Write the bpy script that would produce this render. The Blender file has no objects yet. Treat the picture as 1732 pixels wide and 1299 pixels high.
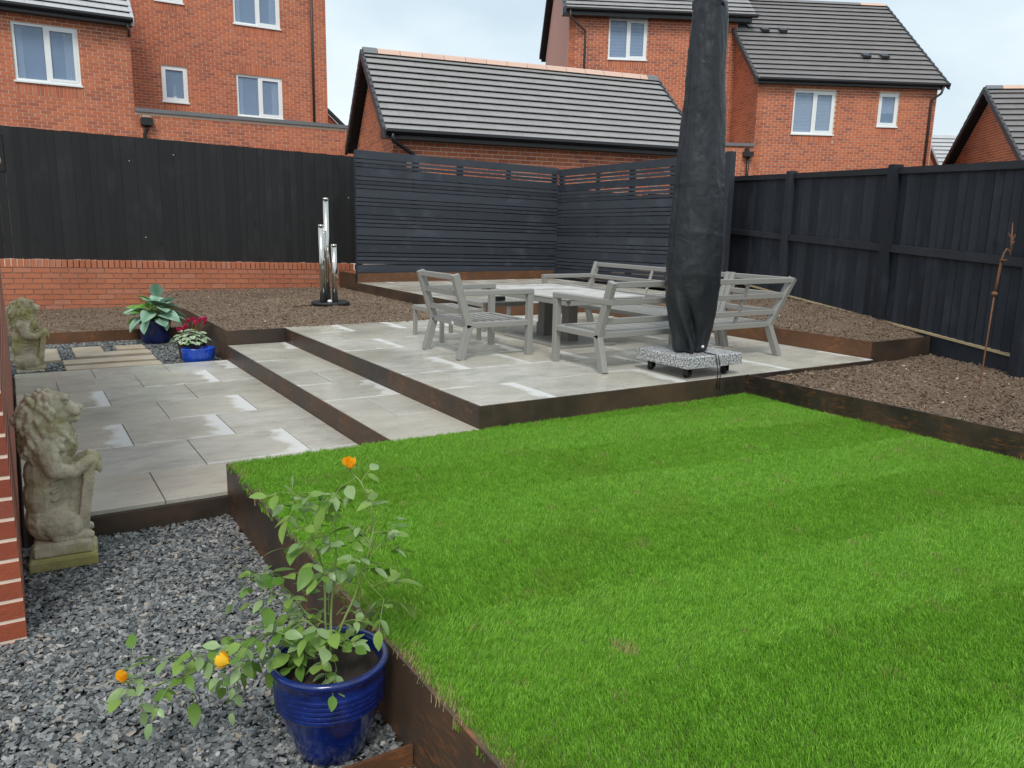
import bpy, bmesh, math, random
from mathutils import Vector, Matrix, Euler, noise
random.seed(11)
S = bpy.context.scene
COL = S.collection
PI = math.pi
# ------------------------------------------------------------------ camera
CAMH = 1.3583
cd = bpy.data.cameras.new('camera'); cam = bpy.data.objects.new('camera', cd); COL.objects.link(cam)
R3 = Matrix(((0.84638, 0.08733, -0.52538), (-0.5322, 0.17629, -0.82806), (0.0203, 0.98046, 0.19568)))
cam.matrix_world = Matrix.Translation((0, 0, CAMH)) @ R3.to_4x4()
cd.sensor_width = 36; cd.lens = 36 * 1338.0 / 1732; cd.clip_start = .05; cd.clip_end = 3000
S.camera = cam
# ------------------------------------------------------------------ sky, sun, exposure
SUN_EL, SUN_AZ = math.radians(52), math.radians(215)
w = bpy.data.worlds.new('World'); S.world = w; w.use_nodes = True
nt = w.node_tree; bg = nt.nodes['Background']; bg.inputs[1].default_value = .1
sky = nt.nodes.new('ShaderNodeTexSky'); sky.sky_type = 'NISHITA'; sky.sun_disc = False
sky.sun_elevation = SUN_EL; sky.sun_rotation = SUN_AZ; sky.air_density = 1.2; sky.dust_density = 4
tc = nt.nodes.new('ShaderNodeTexCoord'); mp = nt.nodes.new('ShaderNodeMapping'); mp.inputs['Scale'].default_value = (1, 1, 2.6)
nz = nt.nodes.new('ShaderNodeTexNoise'); nz.inputs['Scale'].default_value = 2.1; nz.inputs['Detail'].default_value = 5; nz.inputs['Roughness'].default_value = .5
rp = nt.nodes.new('ShaderNodeValToRGB')
rp.color_ramp.elements[0].position = .38; rp.color_ramp.elements[0].color = (4.5, 5.5, 6.15, 1)
rp.color_ramp.elements[1].position = .62; rp.color_ramp.elements[1].color = (6.7, 7.35, 7.65, 1)
mx = nt.nodes.new('ShaderNodeMix'); mx.data_type = 'RGBA'; mx.inputs[0].default_value = .9
nt.links.new(tc.outputs['Generated'], mp.inputs[0]); nt.links.new(mp.outputs[0], nz.inputs['Vector'])
nt.links.new(nz.outputs[0], rp.inputs[0]); nt.links.new(sky.outputs[0], mx.inputs[6]); nt.links.new(rp.outputs[0], mx.inputs[7])
nt.links.new(mx.outputs[2], bg.inputs[0])
sd = bpy.data.lights.new('sun', 'SUN'); sd.energy = 1.5; sd.angle = math.radians(16); sd.color = (1, .97, .92)
so = bpy.data.objects.new('sun', sd); COL.objects.link(so)
sv = Vector((math.sin(SUN_AZ) * math.cos(SUN_EL), math.cos(SUN_AZ) * math.cos(SUN_EL), math.sin(SUN_EL)))
so.rotation_euler = sv.to_track_quat('Z', 'Y').to_euler(); so.location = sv * 40
S.view_settings.view_transform = 'Standard'; S.view_settings.look = 'None'
S.view_settings.exposure = 0.6; S.view_settings.gamma = 1; S.view_settings.use_curve_mapping = False

# ------------------------------------------------------------------ material kit
class M:
    def __init__(s, name):
        s.m = bpy.data.materials.new(name); s.m.use_nodes = True
        s.t = s.m.node_tree; s.b = s.t.nodes['Principled BSDF']; s._oc = None
    def set(s, k, v):
        i = s.b.inputs[k]
        if isinstance(v, bpy.types.NodeSocket): s.t.links.new(v, i)
        else: i.default_value = (*v, 1) if isinstance(v, tuple) and len(v) == 3 and i.type == 'RGBA' else v
        return s
    def n(s, ty, ins=None, **pr):
        nd = s.t.nodes.new(ty)
        for k, v in pr.items(): setattr(nd, k, v)
        for k, v in (ins or {}).items():
            i = nd.inputs[k]
            if isinstance(v, bpy.types.NodeSocket): s.t.links.new(v, i)
            else: i.default_value = v
        return nd
    def coord(s, kind='Object'):
        return s.n('ShaderNodeTexCoord').outputs[kind]
    def mapv(s, v, scale=(1, 1, 1), rot=(0, 0, 0)):
        return s.n('ShaderNodeMapping', {0: v, 'Scale': scale, 'Rotation': rot}).outputs[0]
    def noise(s, v, scale, detail=3, rough=.55, dist=0):
        return s.n('ShaderNodeTexNoise', {'Vector': v, 'Scale': scale, 'Detail': detail, 'Roughness': rough, 'Distortion': dist}).outputs[0]
    def vor(s, v, scale, feature='F1', out=0):
        return s.n('ShaderNodeTexVoronoi', {'Vector': v, 'Scale': scale}, feature=feature).outputs[out]
    def math(s, op, a, b=0., c=0., clamp=False):
        return s.n('ShaderNodeMath', {0: a, 1: b, 2: c}, operation=op, use_clamp=clamp).outputs[0]
    def rng(s, v, a, b, c=0., d=1.):
        return s.n('ShaderNodeMapRange', {0: v, 1: a, 2: b, 3: c, 4: d}).outputs[0]
    def mix(s, f, a, b, mode='MIX'):
        q = lambda c: (*c, 1) if isinstance(c, tuple) else c
        return s.n('ShaderNodeMix', {0: f, 6: q(a), 7: q(b)}, data_type='RGBA', blend_type=mode).outputs[2]
    def ramp(s, f, *st):
        nd = s.n('ShaderNodeValToRGB', {0: f}); e = nd.color_ramp.elements
        while len(e) < len(st): e.new(.5)
        for x, (p, c) in zip(e, st): x.position = p; x.color = (*c, 1)
        return nd.outputs[0]
    def rnd(s):
        a = s.n('ShaderNodeObjectInfo').outputs['Random']; b = s.n('ShaderNodeNewGeometry').outputs['Random Per Island']
        return s.math('FRACT', s.math('ADD', a, b))
    def bump(s, h, strength=.4, dist=.01):
        s.set('Normal', s.n('ShaderNodeBump', {'Height': h, 'Strength': strength, 'Distance': dist}).outputs[0]); return s
def flat(name, col, rough=.5, metal=0., spec=.5, var=.0):
    a = M(name); a.set('Roughness', rough).set('Metallic', metal).set('Specular IOR Level', spec)
    if var:
        nse = a.noise(a.coord(), 9, 4); a.set('Base Color', a.mix(nse, tuple(c * (1 - var) for c in col), tuple(min(1, c * (1 + var)) for c in col)))
    else: a.set('Base Color', col)
    return a.m

def brick_mat(name, cols, dark=.25):
    a = M(name); r = a.rnd(); g = a.coord('Object'); geo = a.n('ShaderNodeNewGeometry').outputs['Position']
    c = a.ramp(r, *[(i / (len(cols) - 1), k) for i, k in enumerate(cols)])
    nz_ = a.noise(geo, 55, 4, .65); c = a.mix(a.rng(nz_, .3, .8, 0, .55), c, tuple(k * .72 for k in cols[1]))
    big = a.noise(geo, .9, 2); c = a.mix(a.rng(big, .42, .62, 0, .3), c, tuple(min(1, k * 1.25) for k in cols[2]))
    a.set('Base Color', c).set('Roughness', .82).bump(nz_, .5, .006)
    return a.m
MAT = {}
MAT['brick_left'] = brick_mat('brick left house', [(0.366, 0.104, 0.051), (0.439, 0.122, 0.061), (0.525, 0.152, 0.067), (0.573, 0.183, 0.085), (0.293, 0.091, 0.061)])
MAT['brick_right'] = brick_mat('brick right house', [(0.317, 0.091, 0.049), (0.439, 0.122, 0.059), (0.549, 0.165, 0.071), (0.512, 0.146, 0.061), (0.244, 0.085, 0.067)])
MAT['brick_garden'] = brick_mat('brick garden wall', [(.36, .12, .062), (.41, .135, .068), (.46, .16, .078), (.40, .13, .066), (.44, .19, .125)])
MAT['brick_pier'] = brick_mat('brick pier', [(.24, .05, .025), (.29, .065, .03), (.33, .075, .032), (.22, .045, .025), (.27, .07, .045)])
a = M('mortar'); g = a.n('ShaderNodeNewGeometry').outputs['Position']
a.set('Base Color', a.mix(a.noise(g, 30, 3), (.64, .48, .38), (.80, .66, .55))).set('Roughness', .95); MAT['mortar'] = a.m
a = M('rough render'); g = a.n('ShaderNodeNewGeometry').outputs['Position']
a.set('Base Color', a.mix(a.noise(g, 24, 4, .7), (.54, .27, .21), (.72, .42, .35))).set('Roughness', .95); MAT['rough'] = a.m
# paving slabs: wet stone with pale drying patches along one edge
a = M('paving slab'); o = a.coord('Object'); gp = a.n('ShaderNodeNewGeometry').outputs['Position']; rn = a.n('ShaderNodeObjectInfo').outputs['Random']
sep = a.n('ShaderNodeSeparateXYZ', {0: o})
shift = a.n('ShaderNodeVectorMath', {0: gp, 1: (0, 0, 0)}, operation='ADD').outputs[0]
cl = a.noise(a.mapv(shift, (1, 2.2, 1)), 3.2, 6, .62, .6); fine = a.noise(shift, 55, 5, .7)
base = a.ramp(cl, (.28, (.36, .355, .32)), (.48, (.49, .475, .42)), (.72, (.60, .57, .50)))
base = a.mix(a.rng(rn, 0, 1, 0, .6), base, (.48, .43, .335))
vein = a.noise(a.mapv(shift, (1.2, 4.5, 1), (0, 0, .25)), 4.5, 6, .7, 1.6)
base = a.mix(a.rng(vein, .52, .60, 0, .28), base, (.28, .26, .22))
base = a.mix(a.math('MULTIPLY', fine, .26), base, (.28, .275, .24))
edge = a.math('ADD', sep.outputs[0], a.math('MULTIPLY', a.noise(shift, 6, 4, .6), .30))
edge2 = a.math('ADD', a.math('MULTIPLY', sep.outputs[1], -1.0), a.math('MULTIPLY', a.noise(shift, 5, 4, .6), .20))
dry = a.math('MAXIMUM', a.rng(edge, .325, .385), a.math('MULTIPLY', a.rng(edge2, .36, .395), .7))
dry = a.math('MULTIPLY', dry, a.rng(a.math('FRACT', a.math('MULTIPLY', rn, 7.3)), .42, .66, 0, .8))
wet = a.rng(a.noise(shift, 1.3, 3), .35, .65)
col = a.mix(dry, base, (.62, .62, .61))
a.set('Base Color', col)
a.set('Roughness', a.math('ADD', a.math('ADD', a.rng(wet, 0, 1, .34, .08), a.math('MULTIPLY', dry, .4)), a.math('MULTIPLY', fine, .12)))
a.set('Specular IOR Level', .5).bump(a.math('ADD', cl, a.math('MULTIPLY', fine, .25)), .12, .01); MAT['slab'] = a.m
a = M('sandstone'); gp = a.n('ShaderNodeNewGeometry').outputs['Position']
a.set('Base Color', a.ramp(a.noise(gp, 4, 5), (.3, (.40, .30, .20)), (.7, (.50, .43, .33)))).set('Roughness', .5); MAT['sandstone'] = a.m
MAT['joint'] = flat('joint grout', (.16, .155, .14), .9)
def steel(name, rust):
    a = M(name); gp = a.n('ShaderNodeNewGeometry').outputs['Position']
    n1 = a.noise(a.mapv(gp, (1, 1, 1.4)), 1.5, 7, .6, .3); n2 = a.noise(a.mapv(gp, (1.2, 1.2, 6)), 14, 5, .7)
    c = a.ramp(n1, (.28, (.012, .012, .013)), (.45, (.042, .031, .024)), (.58, (.075, .048, .031)), (.75, (.12, .065, .034)))
    m = a.math('MULTIPLY', a.rng(n2, .48, .68), a.rng(a.noise(gp, 4.5, 5, .65), .44, .62)); c = a.mix(max(0., rust - .7) * 1.6, c, (.17, .07, .028)); c = a.mix(a.math('MULTIPLY', m, rust), c, (.30, .11, .032))
    st = a.noise(a.mapv(gp, (9, 9, .6)), 3, 3); c = a.mix(a.rng(st, .6, .8, 0, .35), c, (.11, .075, .05))
    a.set('Base Color', c).set('Roughness', a.rng(n1, .2, .8, .32, .62)).set('Specular IOR Level', .4).bump(n2, .2, .004)
    return a.m
MAT['steel'] = steel('weathering steel', .7); MAT['steel_rust'] = steel('rusted steel', 1.0); MAT['steel_dark'] = steel('dark steel', .08)
def timber(name, c0, c1, vert, rough):
    a = M(name); o = a.coord('Object'); r = a.rnd(); gp = a.n('ShaderNodeNewGeometry').outputs['Position']
    off = a.n('ShaderNodeVectorMath', {0: gp, 1: a.n('ShaderNodeCombineXYZ', {0: r, 1: r, 2: r}).outputs[0]}, operation='ADD').outputs[0]
    gr = a.noise(a.mapv(off, (14, 14, 1.0) if vert else (1.0, 1.0, 16)), 5, 5, .65, .8)
    kn = a.vor(a.mapv(off, (1, 1, .55) if vert else (.5, .5, 1)), 3.2)
    v = a.math('ADD', a.math('MULTIPLY', gr, .5), a.math('MULTIPLY', r, .5))
    c = a.mix(v, c0, c1); c = a.mix(a.rng(kn, .12, .0, 0, .5), c, tuple(k * .3 for k in c0))
    wv = a.noise(off, 2.4, 4); c = a.mix(a.rng(wv, .55, .8, 0, .5), c, tuple(k * 1.7 for k in c1))
    a.set('Base Color', c).set('Roughness', a.rng(gr, .2, .8, rough, rough + .22)).set('Specular IOR Level', .25).bump(gr, .5, .005)
    return a.m
MAT['fence_left'] = timber('black fence boards', (.014, .014, .015), (.026, .026, .027), True, .5)
MAT['fence_right'] = timber('painted fence boards', (.008, .010, .014), (.042, .048, .062), True, .45)
MAT['rail'] = timber('painted rail', (.016, .018, .023), (.04, .043, .052), False, .45)
MAT['screen'] = timber('screen slats', (.024, .028, .037), (.058, .066, .082), False, .4)
MAT['pale_wood'] = flat('raw timber batten', (.48, .37, .21), .8, var=.2)
# garden furniture
a = M('grey aluminium'); gp = a.n('ShaderNodeNewGeometry').outputs['Position']
a.set('Base Color', a.mix(a.noise(gp, 90, 2), (.255, .25, .235), (.295, .288, .27))).set('Roughness', .42); MAT['alu'] = a.m
MAT['alu_dark'] = flat('grey column', (.17, .16, .15), .45)
a = M('table ceramic'); gp = a.n('ShaderNodeNewGeometry').outputs['Position']; nz_ = a.noise(gp, 3, 5, .6, .6)
a.set('Base Color', a.ramp(nz_, (.3, (.50, .48, .45)), (.7, (.62, .60, .57)))).set('Roughness', a.rng(nz_, .3, .7, .2, .5)); MAT['tabletop'] = a.m
a = M('granite'); o = a.coord('Object'); v1 = a.noise(o, 75, 2, .8); v2 = a.noise(o, 130, 2)
c = a.ramp(v1, (.40, (.03, .03, .035)), (.47, (.36, .37, .38)), (.56, (.62, .63, .64))); c = a.mix(a.rng(v2, .56, .62), c, (.10, .10, .11))
a.set('Base Color', c).set('Roughness', .35); MAT['granite'] = a.m
a = M('cover fabric'); o = a.coord('Object')
n1 = a.noise(a.mapv(o, (1.5, 1.5, 1.0)), 6, 4, .5, 1.2); n2 = a.noise(o, 34, 4, .7, .5); dr = a.vor(o, 170)
c = a.mix(n1, (.013, .015, .019), (.032, .036, .043)); c = a.mix(a.math('MULTIPLY', a.rng(dr, .16, .08), a.rng(n1, .5, .62, 0, .6)), c, (.22, .24, .26))
a.set('Base Color', c).set('Roughness', a.rng(n1, .3, .7, .36, .55)).set('Specular IOR Level', .32).bump(a.math('ADD', n1, a.math('MULTIPLY', n2, .15)), .34, .03); MAT['cover'] = a.m
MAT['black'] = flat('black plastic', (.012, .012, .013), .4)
MAT['rubber'] = flat('black rubber', (.015, .015, .016), .6, var=.2)
MAT['gutter'] = flat('black gutter', (.014, .014, .017), .35)
MAT['soffit'] = flat('dark soffit', (.02, .019, .02), .7)
MAT['pipe'] = flat('brown black pipe', (.045, .035, .034), .45)
MAT['lead'] = flat('grey coping', (.15, .16, .17), .55, var=.15)
MAT['upvc'] = flat('white upvc', (.78, .80, .80), .3)
MAT['blind'] = flat('pale blind', (.72, .74, .70), .7); MAT['blind_blue'] = flat('grey blue blind', (.48, .54, .62), .7)
MAT['room'] = flat('room behind glass', (.22, .31, .43), .8); MAT['curtain'] = flat('white curtain', (.62, .66, .70), .8)
a = M('window glass'); a.set('Base Color', (.26, .38, .56)).set('Roughness', .02).set('Transmission Weight', 0.).set('Specular IOR Level', 1.0)  # blue base colour stands in for sky reflected in the panes
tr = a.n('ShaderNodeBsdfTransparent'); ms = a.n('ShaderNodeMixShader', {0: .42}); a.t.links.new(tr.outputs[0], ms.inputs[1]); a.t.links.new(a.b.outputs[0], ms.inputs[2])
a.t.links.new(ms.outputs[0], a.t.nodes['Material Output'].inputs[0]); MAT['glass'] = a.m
def tilemat(name, c0, c1):
    a = M(name); r = a.rnd(); gp = a.n('ShaderNodeNewGeometry').outputs['Position']; nz_ = a.noise(gp, 14, 4, .65)
    a.set('Base Color', a.mix(a.math('ADD', a.math('MULTIPLY', r, .3), a.math('MULTIPLY', nz_, .6)), c0, c1)).set('Roughness', .5).bump(nz_, .2, .004); return a.m
MAT['tile'] = tilemat('concrete roof tile', (.235, .228, .226), (.34, .332, .33)); MAT['tile_brown'] = tilemat('brown grey roof tile', (.15, .138, .136), (.215, .20, .198))
MAT['tile_pale'] = tilemat('pale grey roof tile', (.38, .38, .39), (.50, .50, .51)); MAT['ridge'] = tilemat('terracotta ridge', (.55, .36, .28), (.66, .46, .37)); MAT['verge'] = flat('dark verge cap', (.035, .038, .045), .45)
MAT['verge_edge'] = flat('pale verge edge', (.42, .45, .48), .4)
# planting and ground
def leafmat(name, c0, c1, rough=.45, trans=.25, vein=None, patch=None):
    a = M(name); r = a.rnd(); o = a.coord('Object'); c = a.mix(r, c0, c1)
    if vein:
        sx = a.n('ShaderNodeSeparateXYZ', {0: a.coord('Generated')}); d = a.math('ABSOLUTE', a.math('SUBTRACT', sx.outputs[1], .5))
        st = a.noise(a.mapv(a.coord('Generated'), (3, 14, 1)), 3, 3); c = a.mix(a.math('MULTIPLY', a.rng(d, .02, .36), a.rng(st, .4, .6, .3, 1)), c, vein)
    if patch:   # turf that differs from spot to spot
        gp = a.n('ShaderNodeNewGeometry').outputs['Position']
        c = a.mix(a.rng(a.noise(gp, 2.2, 4, .6), .5, .72, 0, .4), c, patch[0]); c = a.mix(a.rng(a.noise(gp, 21, 4, .65), .5, .7, 0, .5), c, patch[1])
    a.set('Base Color', c).set('Roughness', rough).set('Subsurface Weight', 0)
    tl = a.n('ShaderNodeBsdfTranslucent'); a.t.links.new(c, tl.inputs[0]); ms = a.n('ShaderNodeMixShader', {0: trans})
    a.t.links.new(a.b.outputs[0], ms.inputs[1]); a.t.links.new(tl.outputs[0], ms.inputs[2]); a.t.links.new(ms.outputs[0], a.t.nodes['Material Output'].inputs[0]); return a.m
MAT['grass'] = leafmat('grass blade', (.10, .30, .012), (.36, .66, .08), .5, .4, patch=((.22, .33, .045), (.085, .26, .016))); MAT['grass_dry'] = leafmat('dry grass blade', (.34, .27, .10), (.42, .38, .18), .6, .3)
MAT['rose_leaf'] = leafmat('rose leaf', (.09, .20, .025), (.24, .37, .075), .38); MAT['rose_leaf_pale'] = leafmat('pale rose leaf', (.20, .31, .12), (.30, .42, .19), .4)
MAT['hosta'] = leafmat('hosta leaf', (.15, .32, .20), (.25, .42, .28), .42, .2, (.45, .58, .50)); MAT['hosta_in'] = leafmat('green leaf', (.14, .30, .05), (.22, .40, .08), .42)
MAT['varieg'] = leafmat('variegated leaf', (.20, .32, .14), (.32, .44, .22), .5, .2, (.72, .76, .66)); MAT['stem'] = flat('green stem', (.19, .26, .07), .5, var=.2); MAT['stem_brown'] = flat('woody stem', (.20, .15, .08), .6)
MAT['petal_y'] = leafmat('orange yellow petal', (.95, .42, .01), (.97, .68, .04), .5, .3); MAT['petal_m'] = leafmat('magenta petal', (.42, .01, .07), (.60, .02, .12), .5, .25)
MAT['sepal'] = flat('sepal', (.14, .24, .07), .5); MAT['withered'] = flat('withered petal', (.30, .17, .06), .8)
def soilmat(name, c0, c1, c2):
    a = M(name); gp = a.n('ShaderNodeNewGeometry').outputs['Position']; r = a.rnd(); n1 = a.noise(gp, 46, 6, .75); n2 = a.noise(gp, 1.1, 3)
    c = a.ramp(a.math('ADD', a.math('MULTIPLY', n1, .6), a.math('MULTIPLY', r, .4)), (.25, c0), (.55, c1), (.85, c2)); c = a.mix(a.rng(n2, .35, .7, 0, .45), c, c0)
    a.set('Base Color', c).set('Roughness', .95).bump(n1, .8, .015); return a.m
MAT['soil'] = soilmat('soil', (.10, .066, .044), (.18, .125, .085), (.28, .21, .145)); MAT['clod'] = soilmat('soil crumb', (.11, .074, .05), (.205, .145, .10), (.34, .26, .18))
MAT['compost'] = soilmat('compost', (.02, .013, .01), (.04, .026, .018), (.09, .06, .04)); MAT['pebble'] = flat('pale pebble', (.45, .38, .29), .7, var=.2)
a = M('slate chipping'); r = a.rnd(); gp = a.n('ShaderNodeNewGeometry').outputs['Position']; n1 = a.noise(gp, 70, 3)
c = a.ramp(r, (0, (.05, .056, .06)), (.3, (.115, .125, .13)), (.62, (.20, .21, .21)), (.90, (.30, .305, .30)), (.94, (.34, .27, .20)), (1, (.48, .48, .47)))
a.set('Base Color', a.mix(a.math('MULTIPLY', n1, .5), c, (.07, .075, .075))).set('Roughness', .45).set('Specular IOR Level', .45); MAT['slate'] = a.m
MAT['gravel_base'] = soilmat('gravel bedding', (.02, .021, .022), (.05, .052, .053), (.10, .10, .10))
a = M('stainless steel'); o = a.coord('Object'); a.set('Base Color', (.60, .58, .54)).set('Metallic', 1.).set('Roughness', .16); MAT['chrome'] = a.m
def glaze(name, c0, c1, rough):
    a = M(name); o = a.coord('Object'); n1 = a.noise(a.mapv(o, (1, 1, 1.0)), 18, 5, .7); n2 = a.noise(o, 130, 2)
    c = a.mix(a.rng(n1, .3, .7), c0, c1); c = a.mix(a.rng(n2, .64, .74, 0, .35), c, tuple(min(1, k * 3 + .05) for k in c1))
    a.set('Base Color', c).set('Roughness', rough).set('Coat Weight', .35).set('Coat Roughness', .12); return a.m
MAT['glaze'] = glaze('cobalt glaze', (.002, .007, .055), (.004, .022, .17), .2); MAT['glaze_dark'] = glaze('dark blue glaze', (.004, .01, .06), (.008, .02, .13), .35); MAT['glaze_bright'] = glaze('bright blue glaze', (.004, .03, .28), (.012, .085, .55), .2)
def stone(name, moss):
    a = M(name); gp = a.coord('Object'); n1 = a.noise(gp, 9, 6, .65, .4); n2 = a.noise(gp, 70, 4, .7); n3 = a.noise(gp, 5.5, 4); pit = a.vor(gp, 95)
    c = a.ramp(n1, (.28, (.30, .26, .19)), (.5, (.52, .455, .33)), (.72, (.66, .60, .46)))
    c = a.mix(a.rng(n3, .56 - moss * .2, .74 - moss * .16, 0, .9), c, (.30, .27, .075)); c = a.mix(a.rng(n2, .55, .8, 0, .5), c, (.09, .08, .065))
    c = a.mix(a.rng(pit, .13, .05, 0, .8), c, (.05, .045, .035))
    a.set('Base Color', c).set('Roughness', .9).bump(a.math('ADD', n2, a.math('MULTIPLY', a.rng(pit, .2, 0), -.8)), .6, .006); return a.m
MAT['stone'] = stone('weathered stone', .25); MAT['stone_moss'] = stone('mossy stone', .75); MAT['plinth_moss'] = stone('mossy plinth stone', 1.35)
a = M('rusted iron'); o = a.coord('Object'); a.set('Base Color', a.mix(a.noise(o, 40, 4), (.10, .045, .022), (.25, .11, .05))).set('Roughness', .85); MAT['iron'] = a.m
MAT['bulb'] = flat('amber bulb glass', (.55, .42, .30), .1); MAT['label_white'] = flat('white label', (.75, .75, .73), .5)
MAT['ground'] = soilmat('ground', (.05, .045, .035), (.09, .08, .06), (.13, .12, .09))

# ------------------------------------------------------------------ mesh kit
def dirv(a_): a_ = math.radians(a_); return Vector((math.sin(a_), math.cos(a_), 0))
def rloc(p):
    v = Vector((0, 0, 0))
    while p is not None: v += p.location; p = p.parent
    return v
class MB:
    def __init__(s): s.v = []; s.f = []
    def add(s, vs, fs):
        b = len(s.v); s.v += [tuple(x) for x in vs]; s.f += [tuple(b + i for i in f) for f in fs]
    BF = [(0, 3, 2, 1), (4, 5, 6, 7), (0, 1, 5, 4), (1, 2, 6, 5), (2, 3, 7, 6), (3, 0, 4, 7)]
    def hexa(s, vs): s.add(vs, MB.BF); return s
    def box(s, x0, x1, y0, y1, z0, z1):
        return s.hexa([(x0, y0, z0), (x1, y0, z0), (x1, y1, z0), (x0, y1, z0), (x0, y0, z1), (x1, y0, z1), (x1, y1, z1), (x0, y1, z1)])
    def obox(s, P, u0, u1, v0, v1, d0, d1):
        return s.hexa([P(u0, v0, d1), P(u1, v0, d1), P(u1, v0, d0), P(u0, v0, d0), P(u0, v1, d1), P(u1, v1, d1), P(u1, v1, d0), P(u0, v1, d0)])
    def beam(s, p0, p1, w_, h_, up=(0, 0, 1), ch=.004):
        p0 = Vector(p0); p1 = Vector(p1); d = (p1 - p0).normalized(); sd_ = d.cross(Vector(up))
        if sd_.length < 1e-4: sd_ = d.cross(Vector((1, 0, 0)))
        sd_.normalize(); u = sd_.cross(d); a_, b_ = w_ / 2, h_ / 2
        sec = [(-a_ + ch, -b_), (a_ - ch, -b_), (a_, -b_ + ch), (a_, b_ - ch), (a_ - ch, b_), (-a_ + ch, b_), (-a_, b_ - ch), (-a_, -b_ + ch)]
        vs = [p0 + sd_ * x + u * y for x, y in sec] + [p1 + sd_ * x + u * y for x, y in sec]
        s.add(vs, [tuple(range(7, -1, -1)), tuple(range(8, 16))] + [(i, (i + 1) % 8, 8 + (i + 1) % 8, 8 + i) for i in range(8)]); return s
    def cbox(s, x0, x1, y0, y1, z0, z1, c):
        # box with a chamfered top edge
        r0 = [(x0, y0), (x1, y0), (x1, y1), (x0, y1)]; r1 = [(x0 + c, y0 + c), (x1 - c, y0 + c), (x1 - c, y1 - c), (x0 + c, y1 - c)]
        vs = [(*p, z0) for p in r0] + [(*p, z1 - c) for p in r0] + [(*p, z1) for p in r1]
        fs = [(3, 2, 1, 0), (8, 9, 10, 11)]
        for k in (0, 4): fs += [(k + i, k + (i + 1) % 4, k + 4 + (i + 1) % 4, k + 4 + i) for i in range(4)]
        s.add(vs, fs); return s
    def tube(s, pts, rad, seg=8, caps=True):
        pts = [Vector(p) for p in pts]; n = len(pts)
        if not hasattr(rad, '__len__'): rad = [rad] * n
        vs = []; prev = None
        for i, p in enumerate(pts):
            d = (pts[min(i + 1, n - 1)] - pts[max(i - 1, 0)]).normalized()
            if prev is None:
                x = d.cross(Vector((0, 0, 1)))
                if x.length < .05: x = d.cross(Vector((1, 0, 0)))
            else: x = prev - d * prev.dot(d)
            x.normalize(); prev = x; y = d.cross(x)
            vs += [p + (x * math.cos(2 * PI * k / seg) + y * math.sin(2 * PI * k / seg)) * rad[i] for k in range(seg)]
        fs = [(i * seg + k, i * seg + (k + 1) % seg, (i + 1) * seg + (k + 1) % seg, (i + 1) * seg + k) for i in range(n - 1) for k in range(seg)]
        if caps: fs += [tuple(range(seg - 1, -1, -1)), tuple((n - 1) * seg + k for k in range(seg))]
        s.add(vs, fs); return s
    def lathe(s, prof, seg=32, c=(0, 0, 0), sx=1, sy=1):
        vs = []; n = len(prof)
        for r, z in prof: vs += [(c[0] + sx * r * math.cos(2 * PI * k / seg), c[1] + sy * r * math.sin(2 * PI * k / seg), c[2] + z) for k in range(seg)]
        fs = [(i * seg + k, i * seg + (k + 1) % seg, (i + 1) * seg + (k + 1) % seg, (i + 1) * seg + k) for i in range(n - 1) for k in range(seg)]
        if prof[0][0] > 1e-5: fs.append(tuple(range(seg - 1, -1, -1)))
        if prof[-1][0] > 1e-5: fs.append(tuple((n - 1) * seg + k for k in range(seg)))
        s.add(vs, fs); return s
    def ell(s, c, r, rot=None, seg=12, rings=8):
        m = rot.to_matrix() if rot else Matrix.Identity(3); vs = []; c = Vector(c)
        vs.append(c + m @ Vector((0, 0, -r[2])))
        for i in range(1, rings):
            t = -PI / 2 + PI * i / rings
            vs += [c + m @ Vector((r[0] * math.cos(t) * math.cos(2 * PI * k / seg), r[1] * math.cos(t) * math.sin(2 * PI * k / seg), r[2] * math.sin(t))) for k in range(seg)]
        vs.append(c + m @ Vector((0, 0, r[2]))); N_ = len(vs) - 1
        fs = [(0, 1 + (k + 1) % seg, 1 + k) for k in range(seg)]
        for i in range(rings - 2): fs += [(1 + i * seg + k, 1 + i * seg + (k + 1) % seg, 1 + (i + 1) * seg + (k + 1) % seg, 1 + (i + 1) * seg + k) for k in range(seg)]
        fs += [(N_, N_ - seg + k, N_ - seg + (k + 1) % seg) for k in range(seg)]
        s.add(vs, fs); return s
    def mesh(s, name, org=(0, 0, 0), smooth=False):
        me = bpy.data.meshes.new(name); o = Vector(org)
        me.from_pydata([Vector(v) - o for v in s.v], [], s.f)
        if smooth: me.shade_smooth()
        me.update(); return me
    def build(s, name, m, parent=None, smooth=False, org=None):
        """vertices are given in world space; the object's origin goes to org (default: the middle of its base)"""
        if org is None:
            xs = list(zip(*s.v)); org = Vector(((min(xs[0]) + max(xs[0])) / 2, (min(xs[1]) + max(xs[1])) / 2, min(xs[2])))
        o = bpy.data.objects.new(name, s.mesh(name, org, smooth)); COL.objects.link(o)
        o.data.materials.append(MAT[m] if isinstance(m, str) else m); o.parent = parent
        o.location = Vector(org) - rloc(parent); return o
def tag(o, label=None, cat=None, group=None, kind=None):
    if label: o['label'] = label
    if cat: o['category'] = cat
    if group: o['group'] = group
    if kind: o['kind'] = kind
    return o
def empty(name, loc, label, cat, group=None):
    o = bpy.data.objects.new(name, None); COL.objects.link(o); o.location = loc; o.empty_display_size = .2
    return tag(o, label, cat, group)
def piece(name, me, parent, loc, rot=None):
    """a repeat that shares mesh data; loc in world space"""
    o = bpy.data.objects.new(name, me); COL.objects.link(o); o.parent = parent; o.location = Vector(loc) - rloc(parent)
    if rot is not None: o.rotation_euler = rot if isinstance(rot, Euler) else Euler(rot)
    return o
def with_mat(me, m): me.materials.append(MAT[m]); return me
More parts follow.
